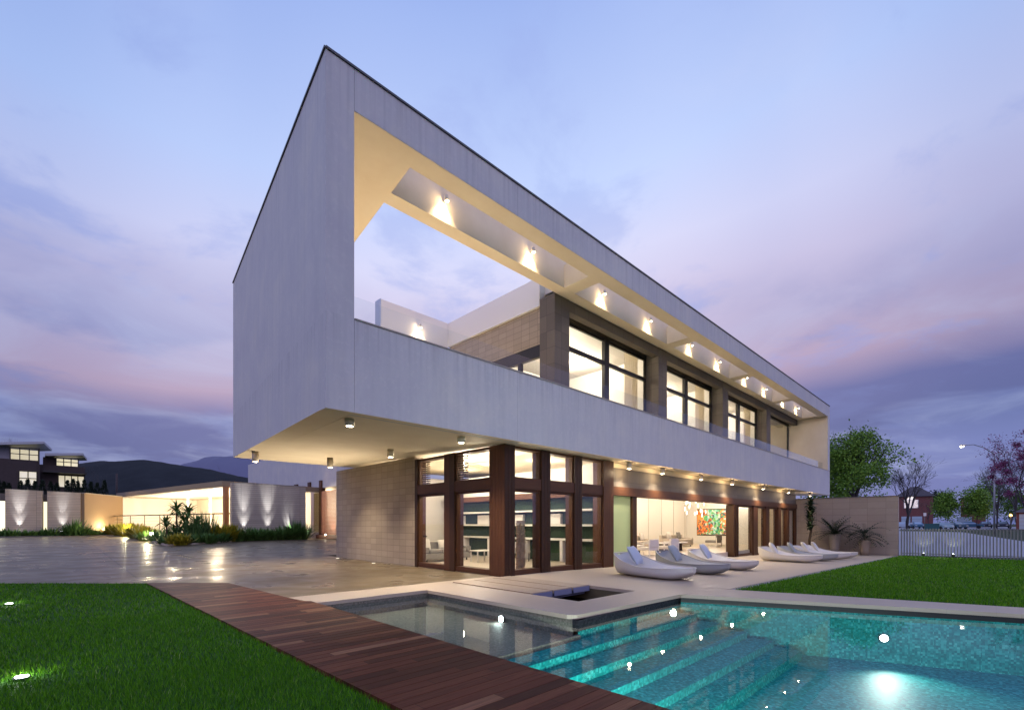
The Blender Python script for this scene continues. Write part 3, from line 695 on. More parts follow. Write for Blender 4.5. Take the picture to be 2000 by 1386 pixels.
# living room facade
MB().box(5.47, 28.6, .14, .40, 2.90, 3.60).build('facade_band', 'dark_stone', H)
MB().box(5.47, 28.6, .24, .5, 3.602, 3.80).build('soffit_cove', 'cream', H)
MB().box(5.47, 28.62, .06, .42, 2.575, 2.897).build('head_beam', 'wood_h', H)
def post(x0, x1, m='wood', y0=.10, y1=.40): return grooved(x0, x1, y0, y1, gz(x0, 0) - .05, 2.574, 0, max(1, round((x1 - x0) / .14))).build('post', m, H)
fg = MB().box(5.49, 6.94, .2, .215, gz(6, 0), 2.57).build('frosted_panel', 'frosted', H)
post(6.95, 7.27, 'dark_wood')
fd = thing('folding_door', 'stack of folded dark wood doors at the end of the living room opening', 'door', (17.3, 0, -.3))
for i in range(5):
    xx = 16.86 + i * .155; MB().box(xx, xx + .06, .0 + (i % 2) * .02, .42, gz(xx, 0) + .01, 2.56).build('door_leaf', 'wood' if i % 2 else 'dark_wood', fd)
post(20.1, 20.85)
ff = MB(); gl = []
for x0, x1 in ((17.72, 20.1), (20.85, 22.3), (22.9, 24.6), (25.2, 26.5), (26.95, 28.4)):
    zb = gz(x0, 0) - .02
    q = MB().box(x0, x0 + .07, .16, .26, zb, 2.57).box(x1 - .07, x1, .16, .26, zb, 2.57).box(x0 + .07, x1 - .07, .16, .26, zb, zb + .14).box(x0 + .07, x1 - .07, .16, .26, 2.46, 2.57).build('window', 'wood', H)
    MB().box(x0 + .07, x1 - .07, .2, .212, zb + .14, 2.46).build('pane', 'glass', q)
for x0, x1 in ((22.3, 22.9), (24.6, 25.2), (26.5, 26.95), (28.4, 28.62)): post(x0, x1)
cu = MB().grid(lambda u, v: (20.9 + u * 7.4, .62 + .05 * math.sin(u * 7.4 * 28), -.45 + v * 3.0), 400, 1)
M['curtain'] = mat('beige_curtain', (.58, .50, .38), .8)
_t = M['curtain'].node_tree; _k = Mt(_t, None); _tl = _k.n('ShaderNodeBsdfTranslucent'); _tl.inputs[0].default_value = (.75, .66, .50, 1); _mx = _k.n('ShaderNodeMixShader'); _mx.inputs[0].default_value = .6
_k.l(_t.nodes['Principled BSDF'].outputs[0], _mx.inputs[1]); _k.l(_tl.outputs[0], _mx.inputs[2]); _k.l(_mx.outputs[0], _t.nodes['Material Output'].inputs[0])
cu.build('curtain', 'curtain', H)
for x0, x1 in ((4.86, 11.66), (12.50, 19.3), (20.15, 27.0)):
    MB().grid(lambda u, v: (x1 - 1.3 + u * 1.2, 2.62 + .05 * math.sin(u * 40), 5.16 + v * 4.6), 60, 1).build('curtain', 'curtain', H)
MB().box(28.4, 28.6, .3, 11, -.6, 3.8).build('side_wall', 'interior', H)
MB().box(5.6, 28.3, 7.6, 7.8, -.0, 3.79).build('back_wall', 'interior', H)
wp = MB()
for xj in np.arange(8, 28, 1.9): wp.box(xj, xj + .02, 7.585, 7.599, .0, 3.7)
wp.build('panel_joint', mat('joint', (.3, .24, .18), .7), H)
MB().box(5.6, 5.75, .6, 7.6, 0, 3.79).build('partition_wall', 'interior', H)
# a planted courtyard wall seen through the pavilion
hw = thing('living_wall', 'dark green planted wall with pale shelves inside the glazed corner room', 'plant wall', (5.3, 5, 0))
MB().box(5.36, 5.52, .56, 10.1, 2.79, 3.74).build('upper_panel', 'interior', hw)
MB().box(5.36, 5.52, .56, 10.1, .02, 2.785).build('backing', mat('green_panel', (.013, .034, .018), .9), hw)
for z in (.86, 1.42, 2.0): MB().box(5.0, 5.355, .6, 9.8, z, z + .075).build('shelf', 'white', hw)
MB().box(4.98, 5.355, .6, 9.8, 2.55, 2.78).build('head_rail', 'wood_h', hw)
for yy in (2.0, 4.1, 6.3, 8.2): MB().box(4.98, 5.35, yy, yy + .14, .03, .85).box(5.2, 5.35, yy + .3, yy + 1.1, 1.5, 1.92).build('frame', 'interior', hw)
lv = MB(); lv.tint = []
# --- upper terrace furniture seen over the parapet
def patio_chair(x, y, z, label):
    t = thing('patio_chair', label, 'chair', (x, y, z), 0, 'patio chairs on the upper terrace')
    MB().box(x - .24, x + .24, y - .22, y + .22, z + .42, z + .46).build('seat', 'fixture_dark', t)
    bk = MB()
    for i in range(6): bk.tube([(x - .22 + i * .088, y + .2, z + .46), (x - .22 + i * .088, y + .26, z + .98)], .011, 6)
    bk.tube([(x - .24, y + .26, z + .98), (x + .24, y + .26, z + .98)], .02, 6); bk.build('backrest', 'white', t)
    for sx in (-1, 1):
        for sy in (-1, 1): MB().tube([(x + sx * .22, y + sy * .2, z), (x + sx * .2, y + sy * .18, z + .42)], .014, 6).build('leg', 'fixture_dark', t)
for k, x in enumerate((15.2, 16.4, 17.6, 18.6)): patio_chair(x, .55, 5.15, 'white backed metal chair on the upper terrace, %s from the terrace end' % ('first', 'second', 'third', 'fourth')[k])
# --- interior lights (recessed ceiling spots)
ci = [0]
ordw = ['nearest', 'second', 'third', 'fourth', 'fifth', 'sixth', 'seventh', 'eighth', 'ninth', 'tenth', 'eleventh', 'twelfth']
def ceil_light(x, y, z, power, where, col=ROOM, group='recessed ceiling lights inside the house', r=.09):
    t = thing('ceiling_light', 'recessed ceiling light ' + where, 'ceiling light', (x, y, z), 0, group)
    MB().cyl((x, y, z - .012), r, .011, 14).build('lens', 'lamp_warm', t)
    if power: point(t, (x, y, z - .5), power * 2.6, col, .16)
for k, (x, y, p) in enumerate(((1.4, 1.6, 50), (3.9, 2.0, 45), (1.6, 4.0, 90), (3.8, 4.6, 45), (1.5, 7.3, 40), (4.2, 7.4, 40))):
    ceil_light(x, y, 3.79, p, 'of the glazed corner room, %s from its corner column' % ordw[k])
for k, (x, y, p) in enumerate(((8, 3, 90), (12, 4.5, 100), (16, 3, 90), (20, 5, 90), (24.5, 4.5, 110), (9, 6.4, 60), (16.5, 6.6, 60), (27, 3.2, 40))):
    ceil_light(x, y, 3.79, p, 'of the living room, %s from the frosted panel' % ordw[k])
for k, (x, y, p) in enumerate(((6.5, 4.6, 170), (10, 5.2, 170), (14, 4.6, 150), (17.6, 5.2, 150), (21.6, 4.8, 140), (25.2, 5, 140), (30, 4.5, 60))):
    ceil_light(x, y, 9.86, p, 'of the upper rooms, %s from the terrace end' % ordw[k])
tb = thing('table_lamp', 'round white glowing globe lamp behind the first upper window', 'lamp', (5.6, 3.3, 5.5))
MB().lathe([(.001, 0), (.12, .05), (.21, .2), (.22, .3), (.17, .45), (.05, .52), (.001, .53)], (5.6, 3.3, 6.3)).build('globe', 'lamp_soft', tb)
MB().cyl((5.6, 3.3, 4.72), .14, .03).cyl((5.6, 3.3, 4.75), .02, 1.56).build('stand', 'fixture_dark', tb)

# --- downlights under the cantilever and along the facade
def downlight(x, y, z, top, label, grp, power, r=.105, ang=110, wide=False):
    t = thing('downlight', label, 'downlight', (x, y, top), 0, grp)
    MB().tube([(x, y, z), (x, y, top)], [r, r], 18).build('body', 'fixture', t)
    MB().cyl((x, y, z - .006), r * .66, .005, 18).build('lens', 'lamp_warm', t)
    if wide: point(t, (x, y, z - .10), power, WARM, .06)
    else: spot(t, (x, y, z - .03), (x, y, 0), power, ang, .8, CREAM, .07)
for x, y, w in ((-4.52, .19, 'nearest the front corner of the white box'), (-1.45, .14, 'between the box corner and the corner column'), (-1.42, 3.86, 'above the drive beside the side glazing'),
                (-4.21, 8.14, 'at the far left corner of the soffit'), (-1.67, 7.94, 'beside the top of the beige stone wall')):
    downlight(x, y, 3.66, zs(x, y) - .003 if x > -4.6 else zs(x, y), 'cream cylinder downlight under the cantilever, ' + w, 'downlights under the cantilever', 520)
for k, px in enumerate((6.1, 8.6, 12.2, 15.9, 20.6, 25.4, 30.6)):
    downlight(px, -.27, 3.55, 3.80, 'cream downlight under the front overhang, %s' % (ordw[k] + (' to' if k == 0 else ' from') + ' the glass corner room'), 'downlights along the front overhang', 22, .09, 145, True)
    spot(bpy.data.objects[[o.name for o in bpy.data.objects if o.name.startswith('downlight')][-1]], (px, -.27, 3.44), (px, -.9, 0), 260, 140, .9, CREAM, .07)

# --- coffer spotlights
def coffer_spot(x, y, z, label, power=60, tgt=None):
    t = thing('spotlight', label, 'spotlight', (x, y, z), 0, 'spotlights washing the beam of the upper terrace')
    MB().tube([(x, y + .16, z + .06), (x, y + .05, z + .06)], [.02, .02], 8).build('bracket', 'fixture', t)
    MB().tube([(x, y, z), (x, y + .02, z + .15)], [.05, .05], 12).build('body', 'fixture', t)
    MB().tube([(x, y - .001, z - .012), (x, y, z - .002)], [.04, .045], 12).build('lens', 'lamp_warm', t)
    point(t, (x, y + .02, z - .06), 9, WARM, .03)
    spot(t, (x, y + .01, z - .03), (x, y + .5, z - .75) if tgt is None else tgt, power * 1.7, 110, .8, WARM, .03)
k = 0
for x0, x1 in ((-3.0, 4.0), (4.6, 11.6), (12.25, 19.1), (19.75, 26.72), (27.35, 33.98)):
    for f in (.235, .74):
        coffer_spot(x0 + (x1 - x0) * f, .90, 10.5, 'small bright spotlight on the inner roof beam, %s from the white end wall' % ordw[k]); k += 1
coffer_spot(2.35, 7.90, 10.15, 'small bright spotlight low on the far wall of the upper terrace', 60, (2.35, 8.2, 9.0))
# unseen lights added behind the parapet to warm the terrace ceiling and fascia
for k, (x, y) in enumerate(((-3.4, 3.0), (-1.0, 5.0), (2.2, 4.2), (7.4, .6), (14.8, .6), (22.6, .6), (30.4, .6), (-3.7, .6), (0.6, .5))):
    t = thing('added_fill_light', 'added unseen fill light on the upper terrace floor, %s from the white end wall' % ordw[k], 'fill light', (x, y, 5.15), 0, 'added fill lights of the upper terrace')
    MB().cyl((x, y, 5.151), .06, .01, 12).build('lens', 'lamp_warm', t); spot(t, (x, y, 5.2), (x, y, 10), 300 if y > .7 else 110, 140, .9, WARM, .06)
# in-ground lights along the stone wall
for (x, y, w) in ((-.42, 10.1, 'at the far end of the beige stone wall'), (-.42, 6.9, 'in the middle of the beige stone wall')):
    t = thing('ground_uplight', 'flush round light set in the concrete ' + w, 'ground light', (x, y, gz(x, y)), 0, 'flush lights in the drive')
    MB().cyl((x, y, gz(x, y) + .001), .07, .008, 14).build('lens', glow('ground_lens', (1, .9, .7), 1.5), t)
    spot(t, (x, y, gz(x, y) + .05), (x - 2.6, y + .4, 3.2), 620, 122, 1.0, CREAM, .05)

# ================================================================ FURNITURE INSIDE
def lbox(name, parent, m, *b): return MB().box(*b).build(name, m, parent, bevel=.03)
M['fabric_grey'] = mat('grey_upholstery', (.20, .19, .175), .9); M['fabric_beige'] = mat('beige_upholstery', (.48, .42, .35), .9); M['fabric_white'] = mat('white_upholstery', (.66, .62, .56), .9)
def sofa(x, y, w, d, z, m, label, ncush=3):
    t = thing('sofa', label, 'sofa', (x, y, z), 0)
    lbox('base', t, m, x - w / 2, x + w / 2, y - d / 2, y + d / 2, z + .1, z + .34)
    lbox('backrest', t, m, x - w / 2, x + w / 2, y + d / 2 - .22, y + d / 2, z + .35, z + .78)
    for s_ in (-1, 1): lbox('armrest', t, m, x + s_ * (w / 2 - .1) - .1, x + s_ * (w / 2 - .1) + .1, y - d / 2, y + d / 2 - .23, z + .35, z + .58)
    cw = (w - .44) / ncush
    for i in range(ncush): lbox('seat_cushion', t, m, x - w / 2 + .22 + i * cw + .01, x - w / 2 + .22 + (i + 1) * cw - .01, y - d / 2 + .02, y + d / 2 - .24, z + .345, z + .48)
    for sx in (-1, 1): MB().cyl((x + sx * (w / 2 - .15), y - d / 2 + .12, z), .03, .1).build('leg', 'fixture_dark', t)
def pillow(name, loc, rz, tilt, size, m, label, cat='cushion', group=None):
    t = MB()
    def f(u, v):
        a = (u - .5) * 2; b_ = (v - .5) * 2; e = (1 - abs(a) ** 3.0) * (1 - abs(b_) ** 3.0); pin = 1 - .10 * (1 - abs(a * b_)) * (a * a + b_ * b_) * .6
        return a, b_, max(e, 0) ** .55, pin
    for sg in (1, -1):
        t.grid(lambda u, v, sg=sg: (f(u, v)[0] * size * f(u, v)[3], sg * f(u, v)[2] * size * .34, f(u, v)[1] * size * f(u, v)[3]), 14, 14)
    o = t.build(name, m); o.location = loc; o.rotation_euler = (tilt, 0, rz); tag(o, label, cat, group); return o
sofa(2.3, 6.2, 2.3, .95, 0, 'fabric_grey', 'low grey sofa seen through the corner room windows')
pillow('cushion', (1.6, 6.35, .68), .1, -.25, .22, 'fabric_white', 'white cushion on the left end of the grey corner room sofa'); pillow('cushion', (2.4, 6.35, .66), -.1, -.3, .2, 'fabric_white', 'white cushion in the middle of the grey corner room sofa')
st_ = thing('side_table', 'small white side table in front of the grey sofa', 'table', (2.9, 4.6, 0))
lbox('table_top', st_, 'white', 2.6, 3.4, 4.3, 4.8, .42, .47)
for sx, sy in ((2.63, 4.33), (3.33, 4.33), (2.63, 4.74), (3.33, 4.74)): MB().box(sx, sx + .04, sy, sy + .04, 0, .42).build('leg', 'white', st_)
ac = thing('armchair', 'white armchair on thin legs behind the right window of the corner room', 'armchair', (4.2, 3.6, 0))
MB().grid(lambda u, v: (4.2 + .42 * math.cos(math.pi * (u * 1.2 - .1) + math.pi) * (1 - .1 * v), 3.6 - .38 * math.sin(math.pi * (u * 1.2 - .1) + math.pi) * (1 - .1 * v) * -1, .38 + .42 * v), 20, 6).build('shell', 'fabric_white', ac)
lbox('seat', ac, 'fabric_white', 3.85, 4.55, 3.3, 3.95, .34, .46)
for sx in (3.9, 4.5):
    for sy in (3.35, 3.9): MB().cyl((sx, sy, 0), .015, .34, 8).build('leg', 'fixture_dark', ac)
sc_ = thing('stone_sculpture', 'tall rough column of stacked tan stones behind the first front window', 'sculpture', (1.5, .85, 0))
s = MB(); rr = random.Random(3)
for i in range(26):
    z = i * .062; a = rr.random() * 3
    for j in range(4):
        th = a + j * 1.57; s.obox((1.5 + .07 * math.cos(th), 0.85 + .07 * math.sin(th), z + .03), (math.cos(th), math.sin(th)), .055 + rr.random() * .03, .05, .028)
s.build('stone_stack', mat('tan_stone', (.45, .33, .22), .9), sc_)
# living room
def ctable(x, y, w, d, h, label):
    t = thing('coffee_table', label, 'table', (x, y, 0)); lbox('table_top', t, 'white', x - w / 2, x + w / 2, y - d / 2, y + d / 2, h, h + .06)
    for sx in (-1, 1): lbox('leg', t, 'dark_wood', x + sx * w * .32 - .12, x + sx * w * .32 + .12, y - d * .3, y + d * .3, 0, h - .003)
sofa(15.2, 5.2, 3.6, 1.05, 0, 'fabric_beige', 'long beige sofa left of the painting', 4); sofa(20.4, 5.0, 2.8, 1.0, 0, 'fabric_beige', 'beige sofa in front of the colourful painting')
ctable(15.6, 3.0, 2.6, .9, .42, 'long white topped coffee table with dark legs in the living room'); ctable(12.2, 3.4, 1.4, .7, .34, 'small white coffee table near the frosted panel')
for k, (x, y, m_, w_) in enumerate(((14.0, 5.35, 'fabric_grey', 'brown grey cushion at the left of the beige sofas'), (15.6, 5.35, 'fabric_white', 'pale cushion on the long beige sofa'), (16.6, 5.35, 'fabric_white', 'pale cushion on the right end of the long beige sofa'), (19.6, 5.15, 'fabric_white', 'white patterned cushion on the sofa before the painting'), (21.0, 5.15, 'fabric_grey', 'grey cushion on the sofa before the painting'))):
    pillow('cushion', (x, y, .74), .1 * (k % 3 - 1), -.25, .25, m_, w_)
def lchair(x, y, m, label, rz=0):
    t = thing('lounge_chair', label, 'armchair', (x, y, 0)); lbox('seat', t, m, x - .38, x + .38, y - .38, y + .38, .28, .44); lbox('backrest', t, m, x - .38, x + .38, y - .42, y - .3, .44, .8)
    for sx in (-1, 1):
        MB().box(x + sx * .42 - .02, x + sx * .42 + .02, y - .4, y + .4, .0, .05).box(x + sx * .42 - .02, x + sx * .42 + .02, y - .4, y - .36, .05, .6).box(x + sx * .42 - .02, x + sx * .42 + .02, y + .36, y + .4, .05, .6).box(x + sx * .42 - .02, x + sx * .42 + .02, y - .4, y + .4, .6, .64).build('armrest', 'white', t)
lchair(10.6, 1.6, 'fabric_white', 'white framed lounge chair just inside the opening near the frosted panel'); lchair(12.4, 1.5, 'fabric_white', 'second white framed lounge chair just inside the opening'); lchair(21.9, 3.2, 'fabric_grey', 'grey square armchair in front of the painting')
dt = thing('dining_table', 'dark round dining table under the painting', 'table', (24.3, 3.9, 0)); MB().cyl((24.3, 3.9, .72), .8, .05, 28).build('table_top', 'dark_wood', dt); MB().lathe([(.3, 0), (.06, .05), (.06, .6), (.25, .72)], (24.3, 3.9, 0)).build('pedestal', 'white', dt)
def b_paint(k):
    p = k.scale(k.pos(), (1, 1, 1)); n = k.n('ShaderNodeTexVoronoi', feature='F1'); n.inputs['Scale'].default_value = 5.5
    pv = k.vmath('ADD', p, k.scale(k.n('ShaderNodeTexNoise').outputs['Color'], (.0, .0, .0)))
    nn = k.n('ShaderNodeTexNoise'); nn.inputs['Scale'].default_value = 3; nn.inputs['Detail'].default_value = 6; k.l(k.pos(), nn.inputs['Vector'])
    k.l(k.vmath('ADD', p, k.scale(nn.outputs['Color'], (.9, .9, .9))), n.inputs['Vector'])
    w = k.xyz(n.outputs['Color'])[0]
    edge = k.math('MULTIPLY', k.math('ABSOLUTE', k.math('SUBTRACT', k.xyz(k.pos())[1], 5.35)), .5)
    wv = k.math('ADD', k.math('MULTIPLY', w, .75), edge)
    k.col(k.ramp(wv, [(0, (.75, .80, .75, 1)), (.14, (.30, .62, .55, 1)), (.28, (.05, .36, .16, 1)), (.42, (.16, .46, .10, 1)), (.5, (.70, .72, .66, 1)), (.58, (.03, .12, .12, 1)), (.68, (.75, .14, .03, 1)), (.8, (.28, .05, .02, 1)), (.92, (.85, .33, .08, 1))], 'CONSTANT')); k.rough(.5)
pt = thing('painting', 'large abstract painting in green, white and orange on the living room end wall', 'painting', (27.2, 5.35, 1.6))
MB().box(27.16, 27.2, 4.05, 6.65, .68, 2.62).build('canvas', mat('abstract_canvas', build=b_paint), pt); MB().box(27.2, 27.24, 4.0, 6.7, .62, 2.68).build('frame', 'dark_wood', pt)
MB().box(27.24, 27.4, .8, 7.58, 0, 3.78).build('end_partition', 'interior', H)
ch = thing('chandelier', 'cluster of slender glowing pendants hanging in the living room', 'chandelier', (22, 4.4, 3.78)); rr = random.Random(5)
MB().box(20.4, 23.6, 4.0, 4.8, 3.74, 3.785).build('canopy', 'white', ch)
for i in range(18):
    x, y, zb = 20.6 + rr.random() * 2.8, 4.05 + rr.random() * .7, 1.95 + rr.random() * 1.2
    p_ = MB().cyl((x, y, zb + .1), .006, 3.74 - zb - .1, 6).build('pendant', 'white', ch); MB().lathe([(.001, 0), (.02, .06), (.035, .14), (.001, .3)], (x, y, zb)).build('bulb', 'lamp_soft', p_)

# ================================================================ LOUNGERS
def b_hull(k):
    p = k.obj(); n = k.noise(p, 60, 3, .6); k.col(k.mix(n, (.50, .47, .42, 1), (.62, .59, .54, 1))); k.rough(.75); k.bump(n, .6, .012)
M['wicker'] = mat('woven_offwhite_shell', build=b_hull); M['wicker_grey'] = mat('woven_grey_shell', (.30, .31, .30), .75)
M['mattress'] = mat('pale_mattress', (.60, .58, .54), .85); M['mattress_grey'] = mat('grey_mattress', (.33, .34, .34), .85); M['cush_blue'] = mat('grey_blue_cushion', (.42, .46, .52), .9); M['cush_grey'] = mat('grey_cushion', (.30, .33, .34), .9)
def make_lounger(grey, label):
    t = thing('daybed_lounger', label, 'lounger', (0, 0, 0), 0, 'boat shaped loungers on the terrace', local=True); Ln = 2.35
    def hw(s_): return .56 * max(0.0, (1 - abs(2 * s_ - .86) ** 2.6 / (1.14 ** 2.6 if s_ > .43 else .86 ** 2.6))) ** .5
    def zr(s_): return .29 + .38 * max(0, 1 - s_ / .55) ** 1.6 * (1 if s_ > .08 else .75 + s_ * 3.1) + .03 * max(0, (s_ - .75) / .25)
    def zk(s_): return .02 + .42 * max(0, (.12 - s_) / .12) ** 2 + .20 * max(0, (s_ - .78) / .22) ** 2
    def outer(u, v):
        a = math.pi * v; s_ = min(1.0, .0008 + u); w_ = hw(s_); h = zr(s_) - zk(s_)
        bul = math.sin(a) ** .62
        x = -math.cos(a); x = math.copysign(abs(x) ** .55, x) * w_ * (1 + .05 * bul)
        return (x, -s_ * Ln, zr(s_) - h * bul)
    MB().grid(outer, 34, 22).build('shell', 'wicker_grey' if grey else 'wicker', t)
    def inner(u, v):
        s_ = .012 + u * .965; w_ = hw(s_) * .95; q = 2 * v - 1
        dep = .07 + .34 * max(0, 1 - abs(s_ - .22) / .34)
        return (q * w_, -s_ * Ln, zr(s_) - .006 - dep * max(0, 1 - abs(q) ** 2.2) * (1 if s_ > .05 else s_ / .05))
    MB().grid(inner, 34, 18).build('seat_pad', 'mattress_grey' if grey else 'mattress', t)
    r_ = MB(); pl = [(sg * hw(s_), -s_ * Ln, zr(s_)) for sg in (-1,) for s_ in np.linspace(.9999, .001, 40)] + [(hw(s_), -s_ * Ln, zr(s_)) for s_ in np.linspace(.001, .9999, 40)]
    r_.tube(pl, .016, 6); r_.build('rim', 'wicker_grey' if grey else 'wicker', t)
    return t
lw = make_lounger(False, 'x'); lg = make_lounger(True, 'x')
spots = [(3.45, -1.55, -12, 0, 'white boat shaped lounger nearest the glass corner room', 'cush_blue'), (6.1, -1.5, -15, 1, 'grey lounger between two white ones, second from the corner room', 'cush_grey'), (8.6, -1.45, -13, 0, 'white lounger with tall pale cushion, third from the corner room', 'cush_blue'),
         (15.3, -1.75, -4, 0, 'large white lounger, first of the far group by the curtained windows', 'mattress'), (17.6, -1.9, -6, 1, 'grey lounger in the far group behind the first white one', 'cush_grey'), (19.6, -2.0, -3, 0, 'white lounger in the far group behind the grey one', 'mattress'), (21.6, -2.0, -7, 0, 'white lounger at the far end of the row before the potted palms', 'mattress')]
used = {0: 0, 1: 0}
for (x, y, a, gr, lb, cm) in spots:
    src = lg if gr else lw; z = gz(x, y - 1)
    if not used[gr]: src.location = (x, y, z); src.rotation_euler = (0, 0, R(a)); src['label'] = lb; used[gr] = 1; src.scale = (1.15, 1.15, 1.1)
    else: dup(src, (x, y, z), R(a), lb)
    ar = R(a)
    pillow('cushion', (x + math.sin(ar) * .66, y - .66, z + .60), R(a + 25), -.55, .31, cm, 'cushion on the ' + lb.replace(' boat shaped', '').replace('between two white ones, ', '').replace(' with tall pale cushion', '').replace(' by the curtained windows', '').replace(' before the potted palms', ''), 'cushion', 'cushions on the loungers')

# ================================================================ PLANTS
def leaf(mb, p, d, ln, w, droop=.3, n=4, up=Vector((0, 0, 1)), tint=None):
    "one narrow arching leaf as a strip"
    p = Vector(p); d = Vector(d).normalized(); s = d.cross(up); s = s.normalized() if s.length > 1e-4 else Vector((1, 0, 0)); i = len(mb.v); q = p.copy(); dd = d.copy()
    for k in range(n + 1):
        f = k / n; ww = w * math.sin(math.pi * min(1, .18 + f * .82)) if k < n else .001
        mb.v += [tuple(q - s * ww), tuple(q + s * ww)]
        q = q + dd * ln / n; dd = (dd + Vector((0, 0, -droop / n))).normalized()
    for k in range(n): mb.f.append((i + 2 * k, i + 2 * k + 1, i + 2 * k + 3, i + 2 * k + 2)); mb.sm.append(False); mb.tint.append(random.random() if tint is None else tint)
def tmb():
    m = MB(); m.tint = []; return m
def dirv(az, el): return Vector((math.cos(az) * math.cos(el), math.sin(az) * math.cos(el), math.sin(el)))
def frond(mb, p, az, el, ln, lw_, droop=.9, n=14, stem=None):
    p = Vector(p); d = dirv(az, el); q = p.copy(); pts = [q.copy()]
    t0 = random.random()
    for k in range(n):
        q = q + d * ln / n; d = (d + Vector((0, 0, -droop / n))).normalized(); pts.append(q.copy())
        s = d.cross(Vector((0, 0, 1))).normalized()
        for sg in (-1, 1): leaf(mb, q, (d * .7 + s * sg + Vector((0, 0, .15))), lw_ * (1 - .6 * abs(k / n - .4)), .03, .5, 2, tint=min(1, max(0, t0 + random.uniform(-.2, .2))))
    if stem is not None: stem.tube(pts, [.012 * (1 - i / (n + 2)) for i in range(len(pts))], 5)
def rosette(name, label, cat, loc, n, ln, w, el=(.3, 1.3), m='leaf_reed', droop=.5, group=None, r0=.1, trunk=0):
    t = thing(name, label, cat, loc, 0, group); mb = tmb(); l = Vector(loc)
    for i in range(n):
        az = random.random() * 6.283; e = random.uniform(*el); leaf(mb, l + Vector((math.cos(az) * r0 * random.random(), math.sin(az) * r0 * random.random(), trunk)), dirv(az, e), ln * random.uniform(.6, 1.1), w, droop)
    if trunk: MB().tube([l, l + Vector((0, 0, trunk + .05))], [.09, .07], 8).build('trunk', 'bark_brown', t)
    mb.build('leaves', m, t); return t
# potted plants on the terrace end
def pot(t, loc, r, h, m='pot'):
    MB().lathe([(r * .62, 0), (r * .7, h * .3), (r * .95, h * .92), (r, h), (r * .9, h), (r * .86, h * .93), (.01, h * .93)], loc).build('pot', m, t)
M['pot'] = mat('grey_planter', (.22, .19, .17), .6); M['pot_tan'] = mat('ribbed_tan_planter', (.28, .22, .17), .6)
zt = gz(27, -2)
t = thing('potted_palm', 'dark fan leaved palm in a tall grey planter against the boundary wall', 'potted plant', (27.3, -2.45, zt)); pot(t, (27.3, -2.45, zt), .36, 1.25)
mb = tmb(); sm_ = MB()
for i in range(46):
    az = i * 2.4; frond(mb, (27.3, -2.45, zt + 1.3), az, random.uniform(.05, 1.2), random.uniform(1.1, 1.55), .30, random.uniform(.5, 1.1), 9, sm_)
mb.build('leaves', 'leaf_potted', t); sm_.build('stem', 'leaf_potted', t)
for k, xq in enumerate((28.6, 30.2)):
    tq = thing('terrace_planter', 'dark leafy plant in a low box behind the far end of the parapet, ' + ('nearer' if k == 0 else 'further') + ' one', 'potted plant', (xq, .5, 5.15), 0, 'planters on the upper terrace')
    MB().box(xq - .5, xq + .5, .3, .7, 5.155, 5.6).build('planter_box', 'fixture_dark', tq); mq = tmb()
    for i in range(160): leaf(mq, (xq + random.uniform(-.5, .5), .5 + random.uniform(-.15, .15), 5.55), dirv(random.random() * 6.28, random.uniform(.6, 1.5)), random.uniform(.3, .65), .04, .5, 3)
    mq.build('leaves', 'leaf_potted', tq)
t = thing('potted_palm', 'bushy potted plant with arching leaves, rightmost against the boundary wall', 'potted plant', (27.4, -4.0, zt)); pot(t, (27.4, -4.0, zt), .34, .95, 'pot_tan')
mb = tmb(); sm_ = MB()
for i in range(40):
    az = i * 2.4; frond(mb, (27.4, -4.0, zt + .95 + random.random() * .6), az, random.uniform(-.1, 1.1), random.uniform(.9, 1.4), .28, random.uniform(.7, 1.4), 8, sm_)
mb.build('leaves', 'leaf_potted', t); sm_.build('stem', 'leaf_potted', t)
t = thing('potted_palm', 'tall slim yucca with a bent trunk standing closest to the house front', 'potted plant', (26.9, -1.15, zt)); pot(t, (26.9, -1.15, zt), .3, .4)
pp = [(26.9, -1.15, zt + .3), (26.85, -1.12, zt + .9), (26.95, -1.2, zt + 1.6), (26.9, -1.2, zt + 2.4), (26.95, -1.1, zt + 3.3)]
MB().tube(pp, [.09, .08, .07, .05, .03], 8).build('trunk', 'bark_brown', t)
mb = tmb()
for i in range(230):
    z = random.uniform(1.5, 3.55); az = random.random() * 6.283; leaf(mb, (26.92 + random.uniform(-.08, .08), -1.17 + random.uniform(-.08, .08), zt + z), dirv(az, random.uniform(-.2, 1.1)), random.uniform(.3, .65), .07, .8, 3)
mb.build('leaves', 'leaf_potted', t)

# ================================================================ BOUNDARY WALL AND FENCE
bwall = thing('boundary_wall', 'plain beige stone boundary wall closing the far end of the terrace', 'wall', (28.7, -2, -.5))
MB().box(28.66, 28.98, -5.52, 9, -.6, 3.24).build('wall', 'stone_boundary', bwall); MB().box(28.62, 29.02, -5.56, 9, 3.242, 3.30).build('wall_cap', mat('wall_coping', (.16, .14, .12), .7), bwall)
fe = thing('slat_fence', 'grey metal fence of upright slats along the lawn beside the boundary wall', 'fence', (28.8, -12, -.5))
y = -5.66; i = 0
def b_slat(k): k.rough(.4)
M['slat'] = mat('grey_green_slat', (.20, .21, .185), .45, .3)
MB().box(28.80, 28.84, -20, -5.6, 1.13, 1.17).build('rail', 'slat', fe); MB().box(28.80, 28.84, -20, -5.6, -.32, -.28).build('rail', 'slat', fe)
sl = []
while y > -19 and i < 98:
    o = MB().box(28.74, 28.90, y - .028, y + .028, -.50, 1.23).build('slat', 'slat', fe) if i == 0 else None
    if i == 0: sl = o; sy = y
    else:
        c = sl.copy(); C.objects.link(c); c.parent = fe; c.location = (0, y - sy, 0)
    y -= .134; i += 1
